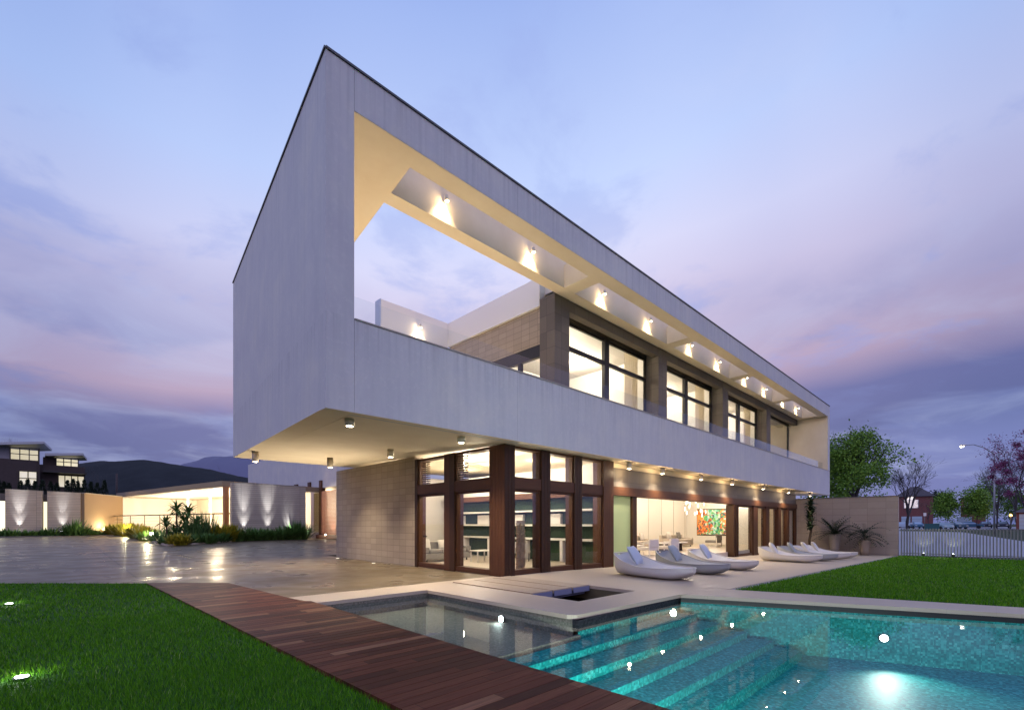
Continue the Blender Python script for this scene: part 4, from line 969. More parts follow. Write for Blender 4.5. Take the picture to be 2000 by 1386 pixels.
for (x, y, w) in ((28.1, -6.75, 'nearer the boundary wall'), (28.1, -8.05, 'further from the boundary wall')):
    z = gz(x, y) - .02; t = thing('lawn_spotlight', 'small black spotlight at the foot of the slat fence, ' + w, 'garden light', (x, y, z), 0, 'spotlights at the slat fence')
    MB().tube([(x, y, z), (x, y, z + .12)], [.03, .03], 8).build('spike', 'fixture_dark', t); MB().tube([(x, y, z + .1), (x + .06, y, z + .24)], [.07, .07], 12).build('body', 'fixture_dark', t); MB().tube([(x + .061, y, z + .243), (x + .064, y, z + .25)], [.055, .055], 12).build('lens', 'lamp_cool', t)
    spot(t, (x + .07, y, z + .28), (x + .65, y, z + 1.4), 40, 70, .7, (1, .97, .85), .04); spot(t, (x - .05, y, z + .25), (x - 1.2, y, z - .1), 90, 160, .9, (.95, 1, .6), .05)
for (x, y, w, p) in ((-9.8, 3.07, 'far', 5), (-9.41, -3.16, 'near', 6)):
    t = thing('lawn_light', 'bright recessed light glowing in the dark grass, the %ser one to the camera' % w if w == 'near' else 'bright recessed light glowing in the dark grass, further from the camera', 'garden light', (x, y, 0), 0, 'recessed lights in the near lawn')
    MB().cyl((x, y, -.01), .065, .03, 16).build('rim', 'fixture_dark', t); MB().cyl((x, y, .021), .05, .006, 16).build('lens', 'lamp_cool', t)
    point(t, (x, y, .10), p * .55, (.95, 1, .85), .04)

# ================================================================ TREES
def tree(name, label, base, height, crown_w, leaves, lm, trunk_h=.25, levels=5, r0=.18, spread=.55, leaf_sz=.2, cluster=None, seed=0, group=None, split=3, shape=1.0, crown_lo=.22):
    rr = random.Random(seed); t = thing(name, label, 'tree', base, 0, group); B_ = Vector(base); mb = MB(); tips = []
    def grow(p, d, ln, r, lv):
        pts = [p]; q = p.copy(); dd = d.copy(); rs = [r]; ns = 3
        for k in range(ns):
            dd = (dd + Vector((rr.uniform(-.18, .18), rr.uniform(-.18, .18), rr.uniform(-.03, .12)))).normalized(); q = q + dd * ln / ns; pts.append(q.copy()); rs.append(r * (1 - .4 * (k + 1) / ns))
            if lv <= 2: tips.append((q.copy(), lv))
        mb.tube(pts, rs, 6 if lv > 3 else 3, caps=False)
        if lv == 0: return
        for k in range(split + (1 if lv == levels else 0)):
            az = rr.random() * 6.283; ang = spread * rr.uniform(.55, 1.25); o = dd.orthogonal().normalized(); o.rotate(Matrix.Rotation(az, 3, dd)) if False else None
            o = Matrix.Rotation(az, 3, dd) @ dd.orthogonal().normalized()
            nd = (dd * math.cos(ang) + o * math.sin(ang)); st = pts[rr.choice((2, 3, 3))] if lv < levels else q
            grow(st.copy(), nd.normalized(), ln * rr.uniform(.62, .85), max(r * .52, .006), lv - 1)
    th = height * trunk_h; grow(Vector((0, 0, 0)), Vector((0, 0, 1)), th, r0, levels)
    pts = np.array([p[:] for p, _ in tips]); zmax = pts[:, 2].max(); wmax = np.percentile(np.hypot(pts[:, 0], pts[:, 1]), 95) * 2
    sz = height / zmax; sx = crown_w / wmax
    mb.v = [(x * sx * min(1, z * sz / th * .8 + .2) + B_.x, y * sx * min(1, z * sz / th * .8 + .2) + B_.y, z * sz + B_.z) for x, y, z in mb.v]
    mb.build('branches' if not leaves else 'trunk', 'bark', t)
    if leaves:
        lf = tmb(); lumps = []
        while len(lumps) < 48:
            u_ = Vector((rr.uniform(-1, 1), rr.uniform(-1, 1), rr.uniform(-1, 1)))
            if .25 < u_.length < 1: lumps.append((Vector((u_.x * crown_w * .44 * (1 - .35 * max(0, u_.z)), u_.y * crown_w * .44 * (1 - .35 * max(0, u_.z)), height * (crown_lo + (1 - crown_lo) * (.5 + .47 * u_.z)))), 1, rr.uniform(.6, 1.35)))
        for i in range(leaves):
            s_ = cluster or height * .05
            if rr.random() < .22: p, lv = rr.choice(tips); P_ = Vector((p.x * sx + B_.x, p.y * sx + B_.y, p.z * sz + B_.z))
            else: p, lv, q_ = rr.choice(lumps); P_ = p + B_; s_ = s_ * q_ * 1.25
            c = P_ + Vector((rr.gauss(0, s_), rr.gauss(0, s_), rr.gauss(0, s_))); n_ = Vector((rr.gauss(0, 1), rr.gauss(0, 1), rr.gauss(0, 1) + .4)).normalized(); a = n_.orthogonal().normalized(); a = Matrix.Rotation(rr.random() * 6.28, 3, n_) @ a; b_ = n_.cross(a)
            w_ = leaf_sz * rr.uniform(.5, 1.2); j = len(lf.v); lf.v += [tuple(c - a * w_ - b_ * w_ * .1), tuple(c - b_ * w_ * .55), tuple(c + a * w_), tuple(c + b_ * w_ * .55)]; lf.f.append((j, j + 1, j + 2, j + 3)); lf.sm.append(False); lf.tint.append(rr.random())
        lf.build('crown', lm, t)
    return t
def gat(px, t_, dz=0):
    p = at(px, 1023, t_); return (p.x, p.y, gz(p.x, p.y) + dz)
def hfor(py, t_, base): return (1023 - py) / 916.5 * t_ + 1.5 - base[2]
b_ = gat(1668, 58); tree('leafy_tree', 'large leafy green tree rising behind the boundary wall', b_, hfor(835, 58, b_), 9.6, 15000, 'leaf_green', .22, 5, .26, .62, .17, .38, 11)
b_ = gat(1625, 66); tree('leafy_tree', 'leafy green tree partly hidden behind the end of the white house', b_, hfor(862, 66, b_), 8, 6500, 'leaf_mid', .25, 4, .22, .6, .2, .5, 12)
b_ = gat(1772, 62); tree('bare_tree', 'bare multi stemmed tree between the green tree and the brick house', b_, hfor(892, 62, b_), 7.5, 0, None, .16, 6, .13, .42, seed=13)
b_ = gat(1948, 74); tree('bare_tree', 'tall bare tree beside the street lamp pole', b_, hfor(880, 74, b_), 8, 0, None, .28, 6, .2, .42, seed=21, group='bare street trees')
b_ = gat(1972, 66); tree('bare_tree', 'tall bare tree right of the street lamp pole', b_, hfor(868, 66, b_), 8.5, 0, None, .26, 6, .2, .45, seed=22, group='bare street trees')
b_ = gat(1815, 96); tree('bare_tree', 'small dark bare tree in front of the brick house', b_, hfor(968, 96, b_), 5, 0, None, .3, 5, .12, .5, seed=23)
b_ = gat(1848, 92); tree('leafy_tree', 'bright green rounded tree between the two brick houses', b_, hfor(962, 92, b_), 3.6, 3800, 'leaf_green', .3, 4, .12, .5, .2, .42, 31)
b_ = gat(1907, 90); tree('leafy_tree', 'bright green tree covering the right side of the second brick house', b_, hfor(955, 90, b_), 4.6, 4500, 'leaf_green', .28, 4, .12, .55, .2, .45, 32)
b_ = gat(1930, 98); tree('leafy_tree', 'hazy olive tree behind the street lamp', b_, hfor(930, 98, b_), 7, 3000, 'leaf_mid', .3, 4, .15, .55, .2, .6, 33)
b_ = gat(1985, 96); tree('leafy_tree', 'dark green tree beside the white garage', b_, hfor(958, 96, b_), 6, 3500, 'leaf_mid', .3, 4, .15, .55, .2, .5, 34)
b_ = gat(1832, 112); tree('conifer', 'dark conifer behind the bright green tree', b_, hfor(958, 112, b_), 4, 2600, 'leaf_dark', .3, 4, .15, .45, .25, .45, 35)
b_ = gat(2022, 40); tree('blossom_tree', 'purple blossoming tree reaching in from the right edge', b_, hfor(826, 40, b_), 6.8, 14000, 'leaf_purple', .28, 5, .14, .6, .075, .16, 36)
b_ = gat(15, 135); tree('bare_tree', 'hazy bare tree behind the slanted roof of the hill house', b_, hfor(848, 135, b_), 12, 0, None, .25, 5, .25, .5, seed=41)
b_ = gat(183, 112); tree('bare_tree', 'thin bare tree right of the hill house balcony', b_, hfor(898, 112, b_), 5, 0, None, .3, 5, .12, .5, seed=42)
b_ = gat(450, 120); tree('bare_tree', 'faint bare treetop above the glazed garden pavilion', b_, hfor(905, 120, b_), 9, 0, None, .2, 5, .15, .6, seed=43)
b_ = gat(520, 110); tree('bare_tree', 'dark leafless tree behind the uplit stone wall', b_, hfor(925, 110, b_), 9, 1500, 'leaf_dark', .2, 4, .15, .6, .3, .8, 44)

# ================================================================ LEFT BACKGROUND
Z0 = lambda p: gz(p[0], p[1])
def wall_pts(name, p, q, zt0, zt1, th, m, label, cat='wall', group=None):
    p = Vector((p.x, p.y, 0)); q = Vector((q.x, q.y, 0)); d = (q - p).normalized(); n_ = Vector((-d.y, d.x, 0))
    poly = [p, q, q + n_ * th, p + n_ * th]
    t = thing(name, label, cat, (p.x, p.y, gz(p.x, p.y)), 0, group)
    o = MB().prism([(a.x, a.y) for a in poly], lambda x, y: gz(x, y) - .2, lambda x, y: zt0 + (zt1 - zt0) * max(0, min(1, (Vector((x, y, 0)) - p).dot(d) / (q - p).length))).build('wall', m, t)
    cp2 = MB().prism([(a.x, a.y) for a in (p - n_ * .04, q - n_ * .04, q + n_ * (th + .04), p + n_ * (th + .04))], lambda x, y: .002 + zt0 + (zt1 - zt0) * max(0, min(1, (Vector((x, y, 0)) - p).dot(d) / (q - p).length)), lambda x, y: .07 + zt0 + (zt1 - zt0) * max(0, min(1, (Vector((x, y, 0)) - p).dot(d) / (q - p).length))).build('wall_cap', mat('cap', (.25, .22, .18), .7), t)
    return t, d, n_
def T_(px): return 42 + (px / 165) * 3
wtop = 4.62
segA = [(10, 82, 'ledge_stone', 'pale split stone wall panel lit by an uplight at the far left'), (92, 157, 'ledge_stone', 'pale split stone wall panel lit by an uplight beside the warm plain wall')]
def uplight(loc, nrm, label, power=70, col=COOL, grp='cool uplights at the stone garden walls', tgt=2.3):
    t = thing('wall_uplight', label, 'uplight', loc, 0, grp); l = Vector(loc); n_ = Vector(nrm)
    MB().cyl(l, .09, .06, 12).build('body', 'fixture_dark', t); MB().cyl(l + Vector((0, 0, .061)), .07, .01, 12).build('lens', 'lamp_cool', t)
    spot(t, l + Vector((0, 0, .12)), l + Vector((0, 0, 4.2)) - n_ * .34, power * 2.0, 46, 1.0, col, .05)
    lf_ = l + n_ * .38
    spot(t, lf_ + Vector((0, 0, .12)), l - n_ * .26 + Vector((0, 0, 3.6)), power * 7, 24, 1.0, col, .04)
for k, (a, c, m, lb) in enumerate(segA):
    p, q = at(a, 1023, T_(a)), at(c, 1023, T_(c)); t, d, n_ = wall_pts('garden_wall', p, q, wtop - a * .0012, wtop - c * .0012, .5, m, lb, group='stone garden wall panels')
    pm = at((38, 122)[k], 1023, T_((38, 122)[k])) - n_ * .26
    uplight((pm.x, pm.y, gz(pm.x, pm.y) + .32), -n_, 'cool white uplight at the foot of the %s stone panel on the left' % ('leftmost' if k == 0 else 'second'), 260)
p, q = at(165, 1023, 45), at(240, 1023, 50.5); t, d, n_ = wall_pts('garden_wall', p, q, 4.45, 4.42, .5, mat('warm_plain_wall', (.20, .13, .07), .8), 'warm brown plain wall between the stone panels and the glazed pavilion')
lit = glow('lit_slot_window', (1, .92, .55), 1.15)
for k, (a, c) in enumerate(((-14, 10), (82, 92), (157, 165))):
    p, q = at(a, 1023, T_(a) + .5), at(c, 1023, T_(c) + .5)
    t = thing('slot_window', 'tall narrow warmly lit window slot, %s from the left edge' % ordw[k].replace('nearest', 'first'), 'window', (p.x, p.y, .3), 0, 'lit slots between the stone panels')
    MB().prism([(p.x, p.y), (q.x, q.y), (q.x + .2, q.y + .2), (p.x + .2, p.y + .2)][::1], .9 if k < 2 else 2.6, 3.6).build('pane', lit, t)
    MB().prism([(p.x, p.y), (q.x, q.y), (q.x + .2, q.y + .2), (p.x + .2, p.y + .2)][::1], 3.605, 4.3).build('lintel', 'dark_stone', t)
    MB().prism([(p.x, p.y), (q.x, q.y), (q.x + .2, q.y + .2), (p.x + .2, p.y + .2)][::1], .1, .895 if k < 2 else 2.595).build('base', 'dark_stone', t)
# glazed garden pavilion
GPV = thing('garden_pavilion', 'low brightly lit glazed garden pavilion with sloping eave and railing', 'pavilion', (0, 40, .4))
e0, e1 = at(425, 1023, 38), at(235, 1023, 52); dd_ = Vector((e1.x - e0.x, e1.y - e0.y, 0)).normalized(); nn_ = Vector((dd_.y, -dd_.x, 0))
Pq = lambda a, w_: (e0 + dd_ * a + nn_ * w_); LE = (Vector((e1.x, e1.y, 0)) - Vector((e0.x, e0.y, 0))).length
def pr(mb, a0, a1, w0, w1, z0, z1): return mb.prism([(Pq(a, w_).x, Pq(a, w_).y) for a, w_ in ((a0, w0), (a0, w1), (a1, w1), (a1, w0))], z0, z1)
pr(MB(), -1, LE + 1, -.1, 9, 4.52, 4.95).build('roof', mat('roof_fascia', (.20, .16, .11), .8), GPV)
pr(MB(), -.9, LE + .9, 0, 8.8, 4.46, 4.518).build('ceiling', 'white', GPV)
pr(MB(), -.9, LE + .9, 0, 9, .2, .78).build('floor', 'interior_floor', GPV)
pr(MB(), -1, LE + 1, 7.5, 7.8, .5, 4.45).build('back_wall', mat('bright_plaster', (.8, .76, .66), .7), GPV)
pr(MB(), LE, LE + .3, 0, 7.5, .5, 4.45).build('side_wall', 'interior', GPV)
pr(MB(), -1.2, -.9, 0, .35, .4, 4.5).build('post', mat('orange_wood', (.30, .13, .05), .5), GPV)
for a in (5.5, 11.5, 17): pr(MB(), a, a + .18, 4.0, 4.15, .78, 4.45).build('post', 'interior', GPV)
for a, m_, z_ in ((2.2, 'white', 3.2), (7.4, 'dark_stone', 3.4), (8.6, 'interior', 3.4), (13, 'white', 3.4)):
    pr(MB(), a, a + 1.1, 7.3, 7.45, .8, z_).build('door', m_, GPV)
for k, (a, w_) in enumerate(((2.5, 3), (7.5, 3), (12.5, 3), (18, 3), (4, 6), (10, 6))):
    p = Pq(a, w_); point(GPV, (p.x, p.y, 3.6), 900, (1, .80, .52), .15)
rr = random.Random(9)
for k, (cname, cat_) in enumerate((('red_ottoman', 'ottoman'), ('wooden_chair', 'chair'), ('yellow_stool', 'stool'), ('pink_ottoman', 'ottoman'))):
    p = Pq(3 + k * 4, 2.2); colr = ((.5, .06, .05), (.25, .12, .05), (.6, .45, .1), (.55, .15, .2))[k]
    t = thing(cname, '%s standing behind the railing of the garden pavilion' % cname.replace('_', ' '), cat_, (p.x, p.y, .78)); MB().lathe([(.25, 0), (.3, .1), (.3, .35), (.22, .45), (.01, .46)], (p.x, p.y, .78), 14).build('seat', mat(cname, colr, .7), t)
rl = thing('railing', 'thin metal railing with cables in front of the garden pavilion', 'railing', (e0.x, e0.y, .4)); r0, r1 = at(457, 1003, 37.3), at(205, 1006, 50.5)
ps = [Vector((r0.x + (r1.x - r0.x) * f, r0.y + (r1.y - r0.y) * f, 0)) for f in np.linspace(0, 1, 9)]
for p in ps: MB().box(p.x - .03, p.x + .03, p.y - .03, p.y + .03, .3, 2.35).build('post', 'bark_brown', rl)
MB().tube([(ps[0].x, ps[0].y, 2.36), (ps[-1].x, ps[-1].y, 2.36)], .05, 8).build('handrail', 'bark_brown', rl)
cb = MB()
for z in (.9, 1.2, 1.5, 1.8, 2.1): cb.tube([(ps[0].x, ps[0].y, z), (ps[-1].x, ps[-1].y, z)], .012, 4)
cb.build('cable', 'fixture', rl)
# uplit stone wall to the right of the pavilion
p, q = at(453, 1023, 36), at(597, 1023, 40); t, d, n_ = wall_pts('garden_wall', p, q, 4.62, 4.66, .5, 'ledge_stone', 'wide split stone wall washed by three cool uplights near the house')
for k, px in enumerate((474, 519, 559, 594)):
    f = (px - 453) / 144; c = Vector((p.x, p.y, 0)).lerp(Vector((q.x, q.y, 0)), f) - n_ * .26
    uplight((c.x, c.y, gz(c.x, c.y) + .42), -n_, 'cool white uplight washing the wide stone wall, %s from its left end' % ordw[k].replace('nearest', 'first'), 260 if k < 3 else 120)
# rear wing of the house
WG = thing('rear_wing', 'bluish stucco rear wing with tall wood framed windows behind the drive', 'building', (10, 40, .3))
MB().box(8.75, 16, 31, 58, 4.9, 9.2).build('upper_wall', 'stucco', WG)
MB().box(8.9, 16, 42, 58, .0, 4.9).build('lower_wall', 'stone', WG)
MB().box(8.3, 16, 29, 41, .2, .52).build('plinth', mat('dark_red_timber', (.09, .03, .02), .5), WG)
for y0, y1 in ((40.3, 41.2), (36.9, 37.5), (34.2, 34.7)): MB().box(8.6, 9, y0, y1, .5, 5.6).build('post', 'wood', WG)
for y0, y1 in ((37.5, 40.3), (34.7, 36.9)):
    q = MB().box(8.7, 8.9, y0, y1, 4.5, 4.9).box(8.7, 8.9, y0, y1, .52, .7).build('window', 'wood', WG); MB().box(8.8, 8.812, y0, y1, .7, 4.5).build('pane', 'glass', q)
tl = MB()
for i in range(34): tl.box(8.62, 8.7, 29.2, 34.2, .56 + i * .118, .56 + i * .118 + .1)
tl.build('slatted_screen', mat('reddish_slats', (.30, .13, .085), .55), WG)
MB().box(12, 12.2, 30, 42, .5, 4.9).build('inner_wall', 'interior', WG); point(WG, (10.6, 37, 4.0), 220, (1, .75, .45), .2)
wl = thing('wing_wall_light', 'warm lamp lighting the slatted screen of the rear wing', 'wall light', (7.9, 31.5, .55)); MB().cyl((7.9, 31.5, .53), .07, .05).build('lens', 'lamp_warm', wl); spot(wl, (7.9, 31.5, .65), (8.8, 31.5, 3), 110, 110, .9, (1, .7, .55), .05)

# planting beds
struct(sheet('planting_bed', [(-4.32, 24.75), (-.29, 28.1), (7.0, 33.6), (7.0, 36), (.3, 33), (-3.0, 45), (-5.6, 52), (-7.0, 52), (-5.2, 44), (-4.35, 33)], 'soil', .02))
struct(sheet('planting_bed', [(-16.5, 40.0), (-12.4, 44.6), (-9.0, 48.8), (-6.0, 51), (-6.0, 54), (-16.5, 54)], 'soil', .02))
struct(MB().prism([(-4.42, 24.62), (-.24, 28.0), (-.29, 28.1), (-4.32, 24.75)], lambda x, y: gz(x, y) - .05, lambda x, y: gz(x, y) + .10).build('bed_kerb', 'terrace'))
struct(MB().prism([(-4.42, 24.62), (-4.32, 24.75), (-4.35, 33), (-4.45, 33)], lambda x, y: gz(x, y) - .05, lambda x, y: gz(x, y) + .10).build('bed_kerb', 'terrace'))
random.seed(17)
def bedpt(px, t_): p = at(px, 1023, t_); return (p.x, p.y, gz(p.x, p.y) + .02)
# the tall multi headed palm
tp0 = bedpt(345, 31.5); t = thing('garden_palm', 'tall multi headed palm in the bed in front of the lit pavilion', 'palm', tp0)
mb = tmb(); tk = MB()
for (dx, dy, h_, n_) in ((0, 0, 2.45, 60), (.6, .2, 2.2, 60), (-.5, .1, 1.5, 50), (1.0, -.3, 1.5, 60), (.2, .5, 1.1, 60), (-.2, -.5, .8, 50), (.7, -.5, .9, 60), (.4, 0, 1.6, 60)):
    c = Vector((tp0[0] + dx, tp0[1] + dy, tp0[2])); tk.tube([c, c + Vector((dx * .1, 0, h_))], [.07, .05], 7)
    for i in range(n_):
        az = i * 2.4; el = random.uniform(-.4, 1.2); hd = c + Vector((dx * .1, 0, h_ - random.random() * .5)); leaf(mb, hd, dirv(az, el), random.uniform(.6, 1.05), .055, .9, 4)
tk.build('trunk', 'bark_brown', t); mb.build('leaves', 'leaf_palm', t)
plants = [(222, 47, 'croton', .7), (236, 44, 'croton', .75), (252, 41, 'croton', .8), (268, 38.5, 'croton', .75), (284, 36.5, 'croton', .7), (262, 42.5, 'croton', .85), (240, 47.5, 'croton', .8), (300, 32.5, 'agave', .8), (318, 29.8, 'agave', .75), (338, 29.2, 'agave', .6), (360, 29.8, 'agave', .6), (378, 31.5, 'reed', 1.9), (392, 32.0, 'reed', 2.2), (404, 32.8, 'reed', 2.0), (372, 34, 'reed', 1.7), (418, 33.2, 'croton', .8), (433, 33.6, 'croton', .9), (447, 34.0, 'croton', .85), (330, 33.5, 'reed', 1.2), (310, 35, 'reed', 1.0), (462, 34.4, 'bush', .7), (480, 35.2, 'bush', .6), (497, 35.8, 'bush', .7), (513, 36.5, 'bush', .65), (530, 37.2, 'bush', .6), (547, 38, 'bush', .75), (563, 38.8, 'bush', .9), (578, 39.4, 'bush', 1.1), (590, 40, 'bush', .9),
          (350, 28.9, 'croton', .5), (385, 30.5, 'agave', .7), (405, 31.3, 'bush', .5), (290, 34.0, 'bush', .5), (428, 32.6, 'bush', .5)]
near_names = {'croton': 'yellow green leafy shrub', 'agave': 'spiky agave rosette', 'reed': 'clump of tall upright reed blades', 'bush': 'low green garden shrub'}
for k, (px, t_, kd, h_) in enumerate(plants):
    loc = bedpt(px, t_); where = ('before the glazed garden pavilion' if px < 455 else 'under the uplit stone wall'); lab = '%s %s, number %d from the left of its bed' % (near_names[kd], where, k + 1)
    lab = near_names[kd] + ' ' + where
    if kd == 'croton': rosette('leafy_shrub', lab, 'shrub', loc, 260, h_ * 1.5, .09, (.5, 1.5), 'leaf_croton', .4, 'croton shrubs', .55, .0)
    elif kd == 'agave': rosette('agave', lab, 'plant', loc, 60, h_ * 1.1, .055, (.35, 1.45), 'leaf_palm', .35, 'agaves', .2)
    elif kd == 'reed': rosette('reed_clump', lab, 'plant', loc, 70, h_, .03, (1.1, 1.55), 'leaf_reed', .25, 'reed clumps', .5)
    else: rosette('low_shrub', lab, 'shrub', loc, 260, h_ * 1.5, .06, (.5, 1.5), 'leaf_palm', .4, 'low shrubs', .6)
for k, (px, t_, kd, h_) in enumerate(((6, 40.5, 'bush', .6), (20, 40.5, 'bush', .8), (35, 41.5, 'bush', .5), (52, 41.8, 'bush', .6), (70, 42.2, 'agave', .5), (86, 42.6, 'bush', .6), (100, 42.8, 'bush', .9), (116, 43, 'bush', .4), (136, 43.4, 'bush', 1.1), (146, 43.6, 'agave', 1.7), (160, 44, 'reed', 1.2), (178, 45, 'bush', .7), (196, 46.5, 'bush', .4))):
    loc = bedpt(px, t_)
    rosette('low_shrub' if kd != 'agave' else 'agave', ('low green shrub' if kd == 'bush' else 'arching leafy plant' if kd == 'agave' else 'clump of upright grass') + ' at the foot of the left garden wall', 'shrub', loc, 150, h_, .05, (.2, 1.5), 'leaf_palm', .8, 'plants under the left garden wall', .6)
for k, (px, py, t_) in enumerate(((213.8, 1041, 47.5), (250.6, 1046, 40.0), (295.7, 1052, 33.5))):
    p = at(px, py, t_); z = gz(p.x, p.y); t = thing('bed_light', 'bright warm garden light at the drive edge of the planting bed, %s from the left' % ordw[k].replace('nearest', 'first'), 'garden light', (p.x, p.y, z), 0, 'lights along the planting bed')
    MB().cyl((p.x, p.y, z), .03, .42).build('post', 'fixture_dark', t); MB().lathe([(.001, 0), (.10, .05), (.13, .13), (.10, .2), (.001, .22)], (p.x, p.y, z + .42), 14).build('lens', glow('bed_lens', (1, .9, .65), 16), t); point(t, (p.x - .25, p.y - .25, z + .8), 260, (1, .84, .5), .08)

# ================================================================ HILL HOUSE (frame local to it: x right, y away)
tH = 88.; oH = at(80, 1023, tH); oH = Vector((oH.x, oH.y, 0)); rzC = math.atan2(-FW.x, FW.y); phH = math.atan((80 - 1000) / 916.5); rzH = rzC - phH
HH = thing('hill_house', 'dark brown modern house with slanted white roofs and lit windows on the left', 'house', oH, rzH, local=True)
hx = lambda px: (px - 80) / 916.5 * tH * math.cos(phH); hz = lambda py: 1.5 + (1023 - py) / 916.5 * tH
M['hh_brown'] = mat('dark_brown_brick', build=b_stone((.045, .028, .026, 1), (.038, .024, .022, 1), (.02, .015, .014, 1), .5, .2)); M['hh_roof'] = mat('pale_metal_roof', (.38, .39, .42), .5); M['hh_lit'] = glow('lit_room', (1, .86, .52), .62)
def hbox(nm, m, x0, x1, y0, y1, z0, z1): return MB().box(hx(x0), hx(x1), y0, y1, hz(z0), hz(z1)).build(nm, m, HH)
hbox('lower_wall', 'hh_brown', -60, 77, .6, 12, 1000, 899); hbox('lower_wall', 'hh_brown', 77.1, 172, 2.2, 12, 1000, 905)
hbox('upper_wall', mat('pale_panel', (.25, .26, .30), .6), -60, 21, 2.0, 11, 898.9, 873); hbox('upper_wall', 'hh_brown', 84, 110, 3.4, 11, 904.9, 888)
def hroof(x0, x1, zl, zr_, y0, y1, th=.45):
    a, c = hx(x0), hx(x1); MB().prism([(a, y0), (c, y0), (c + 1.2, y1), (a, y1)], lambda x, y: (zl + (zr_ - zl) * (x - a) / (c - a)), lambda x, y: (zl + (zr_ - zl) * (x - a) / (c - a)) + th).build('roof', 'hh_roof', HH)
hroof(-60, 86, hz(882), hz(866.5), -.6, 12); hroof(88, 166, hz(888), hz(881.5), .8, 12)
def hwin(x0, x1, z0, z1, y, nx, nz, flat=False):
    f = MB(); a, c = hx(x0), hx(x1); b0, b1 = hz(z1), hz(z0); w_ = .07
    for i in range(nx + 1): xx = a + (c - a) * i / nx; f.box(xx - w_, xx + w_, y - .12, y, b0, b1)
    for j in range(nz + 1): zz_ = b0 + (b1 - b0) * j / nz; f.box(a, c, y - .125, y - .005, zz_ - w_, zz_ + w_)
    o = f.build('window', 'black_frame', HH); MB().box(a, c, y - .05, y - .03, b0, b1).build('pane', 'glass', o)
    rm = MB().box(a, c, y - .02 if flat else y + 2.5, y + .05 if flat else y + 2.6, b0, b1).build('lit_wall', 'hh_lit', o); MB().box(a, c, y + .1, y + 2.4, b0 - .05, b0 - .01).build('room_floor', 'hh_lit', o)
hwin(21, 75, 875.5, 899, 1.9, 3, 2); hwin(111, 158, 887, 904, 3.3, 3, 2); hwin(38, 72, 921, 948, .5, 2, 2, True); hwin(115, 170, 924, 948, 2.1, 4, 1, True)
hbox('balcony', 'black_frame', 84, 174, -.2, 2.1, 921, 917.5)
bl = MB()
for i in range(13): bl.box(hx(160) + i * .11, hx(160) + i * .11 + .03, -.15, -.12, hz(917), hz(904))
bl.build('balcony_railing', 'black_frame', HH)
hbox('chimney_post', 'hh_brown', 75, 77.5, .3, .6, 955, 875)
struct(sheet('raised_garden', [tuple(at(-160, 0, 70).xy), tuple(at(260, 0, 66).xy), tuple(at(260, 0, 110).xy), tuple(at(-160, 0, 110).xy)], 'ground', 5.6 - .35, xs=(), ys=(48,), thick=5))
for k, px in enumerate((-2, 8, 17, 40, 54, 69, 83, 99, 111, 132, 143, 152, 165, 178, 190, 204)):
    p = at(px, 1023, 74); z = gz(p.x, p.y) + 5.25; h_ = (2.5, 2.2, 2.0, 2.4, 2.6, 2.3)[k % 6]; t = thing('cypress', 'small dark cypress on the terrace before the hill house, %dth from the left' % (k + 1) if k > 2 else 'small dark cypress at the far left on the terrace, %s one' % ('first', 'second', 'third')[k], 'tree', (p.x, p.y, z), 0, 'cypresses before the hill house')
    mb = tmb(); rr = random.Random(k)
    for i in range(260):
        f = rr.random(); r_ = .62 * (1 - f) ** .7 * (.5 + .5 * min(1, f * 5)) * rr.uniform(.6, 1); az = rr.random() * 6.28
        leaf(mb, (p.x + r_ * math.cos(az), p.y + r_ * math.sin(az), z + .15 + f * h_), dirv(az, 1.0), .35, .07, .1, 2)
    mb.build('crown', 'leaf_dark', t); MB().cyl((p.x, p.y, z), .05, h_ * .8, 6).build('trunk', 'bark', t)
pp = at(228, 1023, 78); t = thing('chimney_pole', 'dark slim pole standing behind the garden wall', 'pole', (pp.x, pp.y, 4)); MB().tube([(pp.x, pp.y, 4), (pp.x, pp.y, 9.9)], .14, 8).build('shaft', 'hh_brown', t)
# hills
def ridge(name, prof, t0, t1, base_z, label=None, m='hill', amp=4):
    xs_ = np.linspace(prof[0][0], prof[-1][0], 110); hs = np.interp(xs_, [p[0] for p in prof], [p[1] for p in prof])
    mb = MB()
    def f(u, v):
        i = u * 109; px = xs_[int(round(i))]; py = hs[int(round(i))]; t_ = t0 + (t1 - t0) * v
        ztop = (1023 - py) / 916.5 * (t0 + t1) / 2
        p = at(px, 1023, t_); k_ = math.sin(math.pi * v) ** .8
        z = base_z + (ztop + 1.5 - base_z) * k_ + mnoise.noise(Vector((p.x, p.y, 0)) * .02) * amp * k_ + mnoise.noise(Vector((p.x, p.y, 5)) * .12) * amp * .25 * k_
        return (p.x, p.y, z)
    mb.grid(f, 109, 30); return struct(mb.build(name, m))
ridge('hill', [(-250, 910), (0, 906), (120, 911), (180, 908), (235, 905), (278, 901), (330, 908), (400, 918), (460, 930), (520, 940), (560, 948), (620, 962), (700, 1000)], 330, 700, -5, amp=3.5)
ridge('hill', [(300, 925), (360, 906), (420, 893), (480, 893), (540, 895), (600, 902), (720, 930), (900, 1000)], 1300, 2100, -10, m=mat('distant_hill', (.13, .13, .20), 1), amp=8)  # blue haze of distance put into the far ridge colour

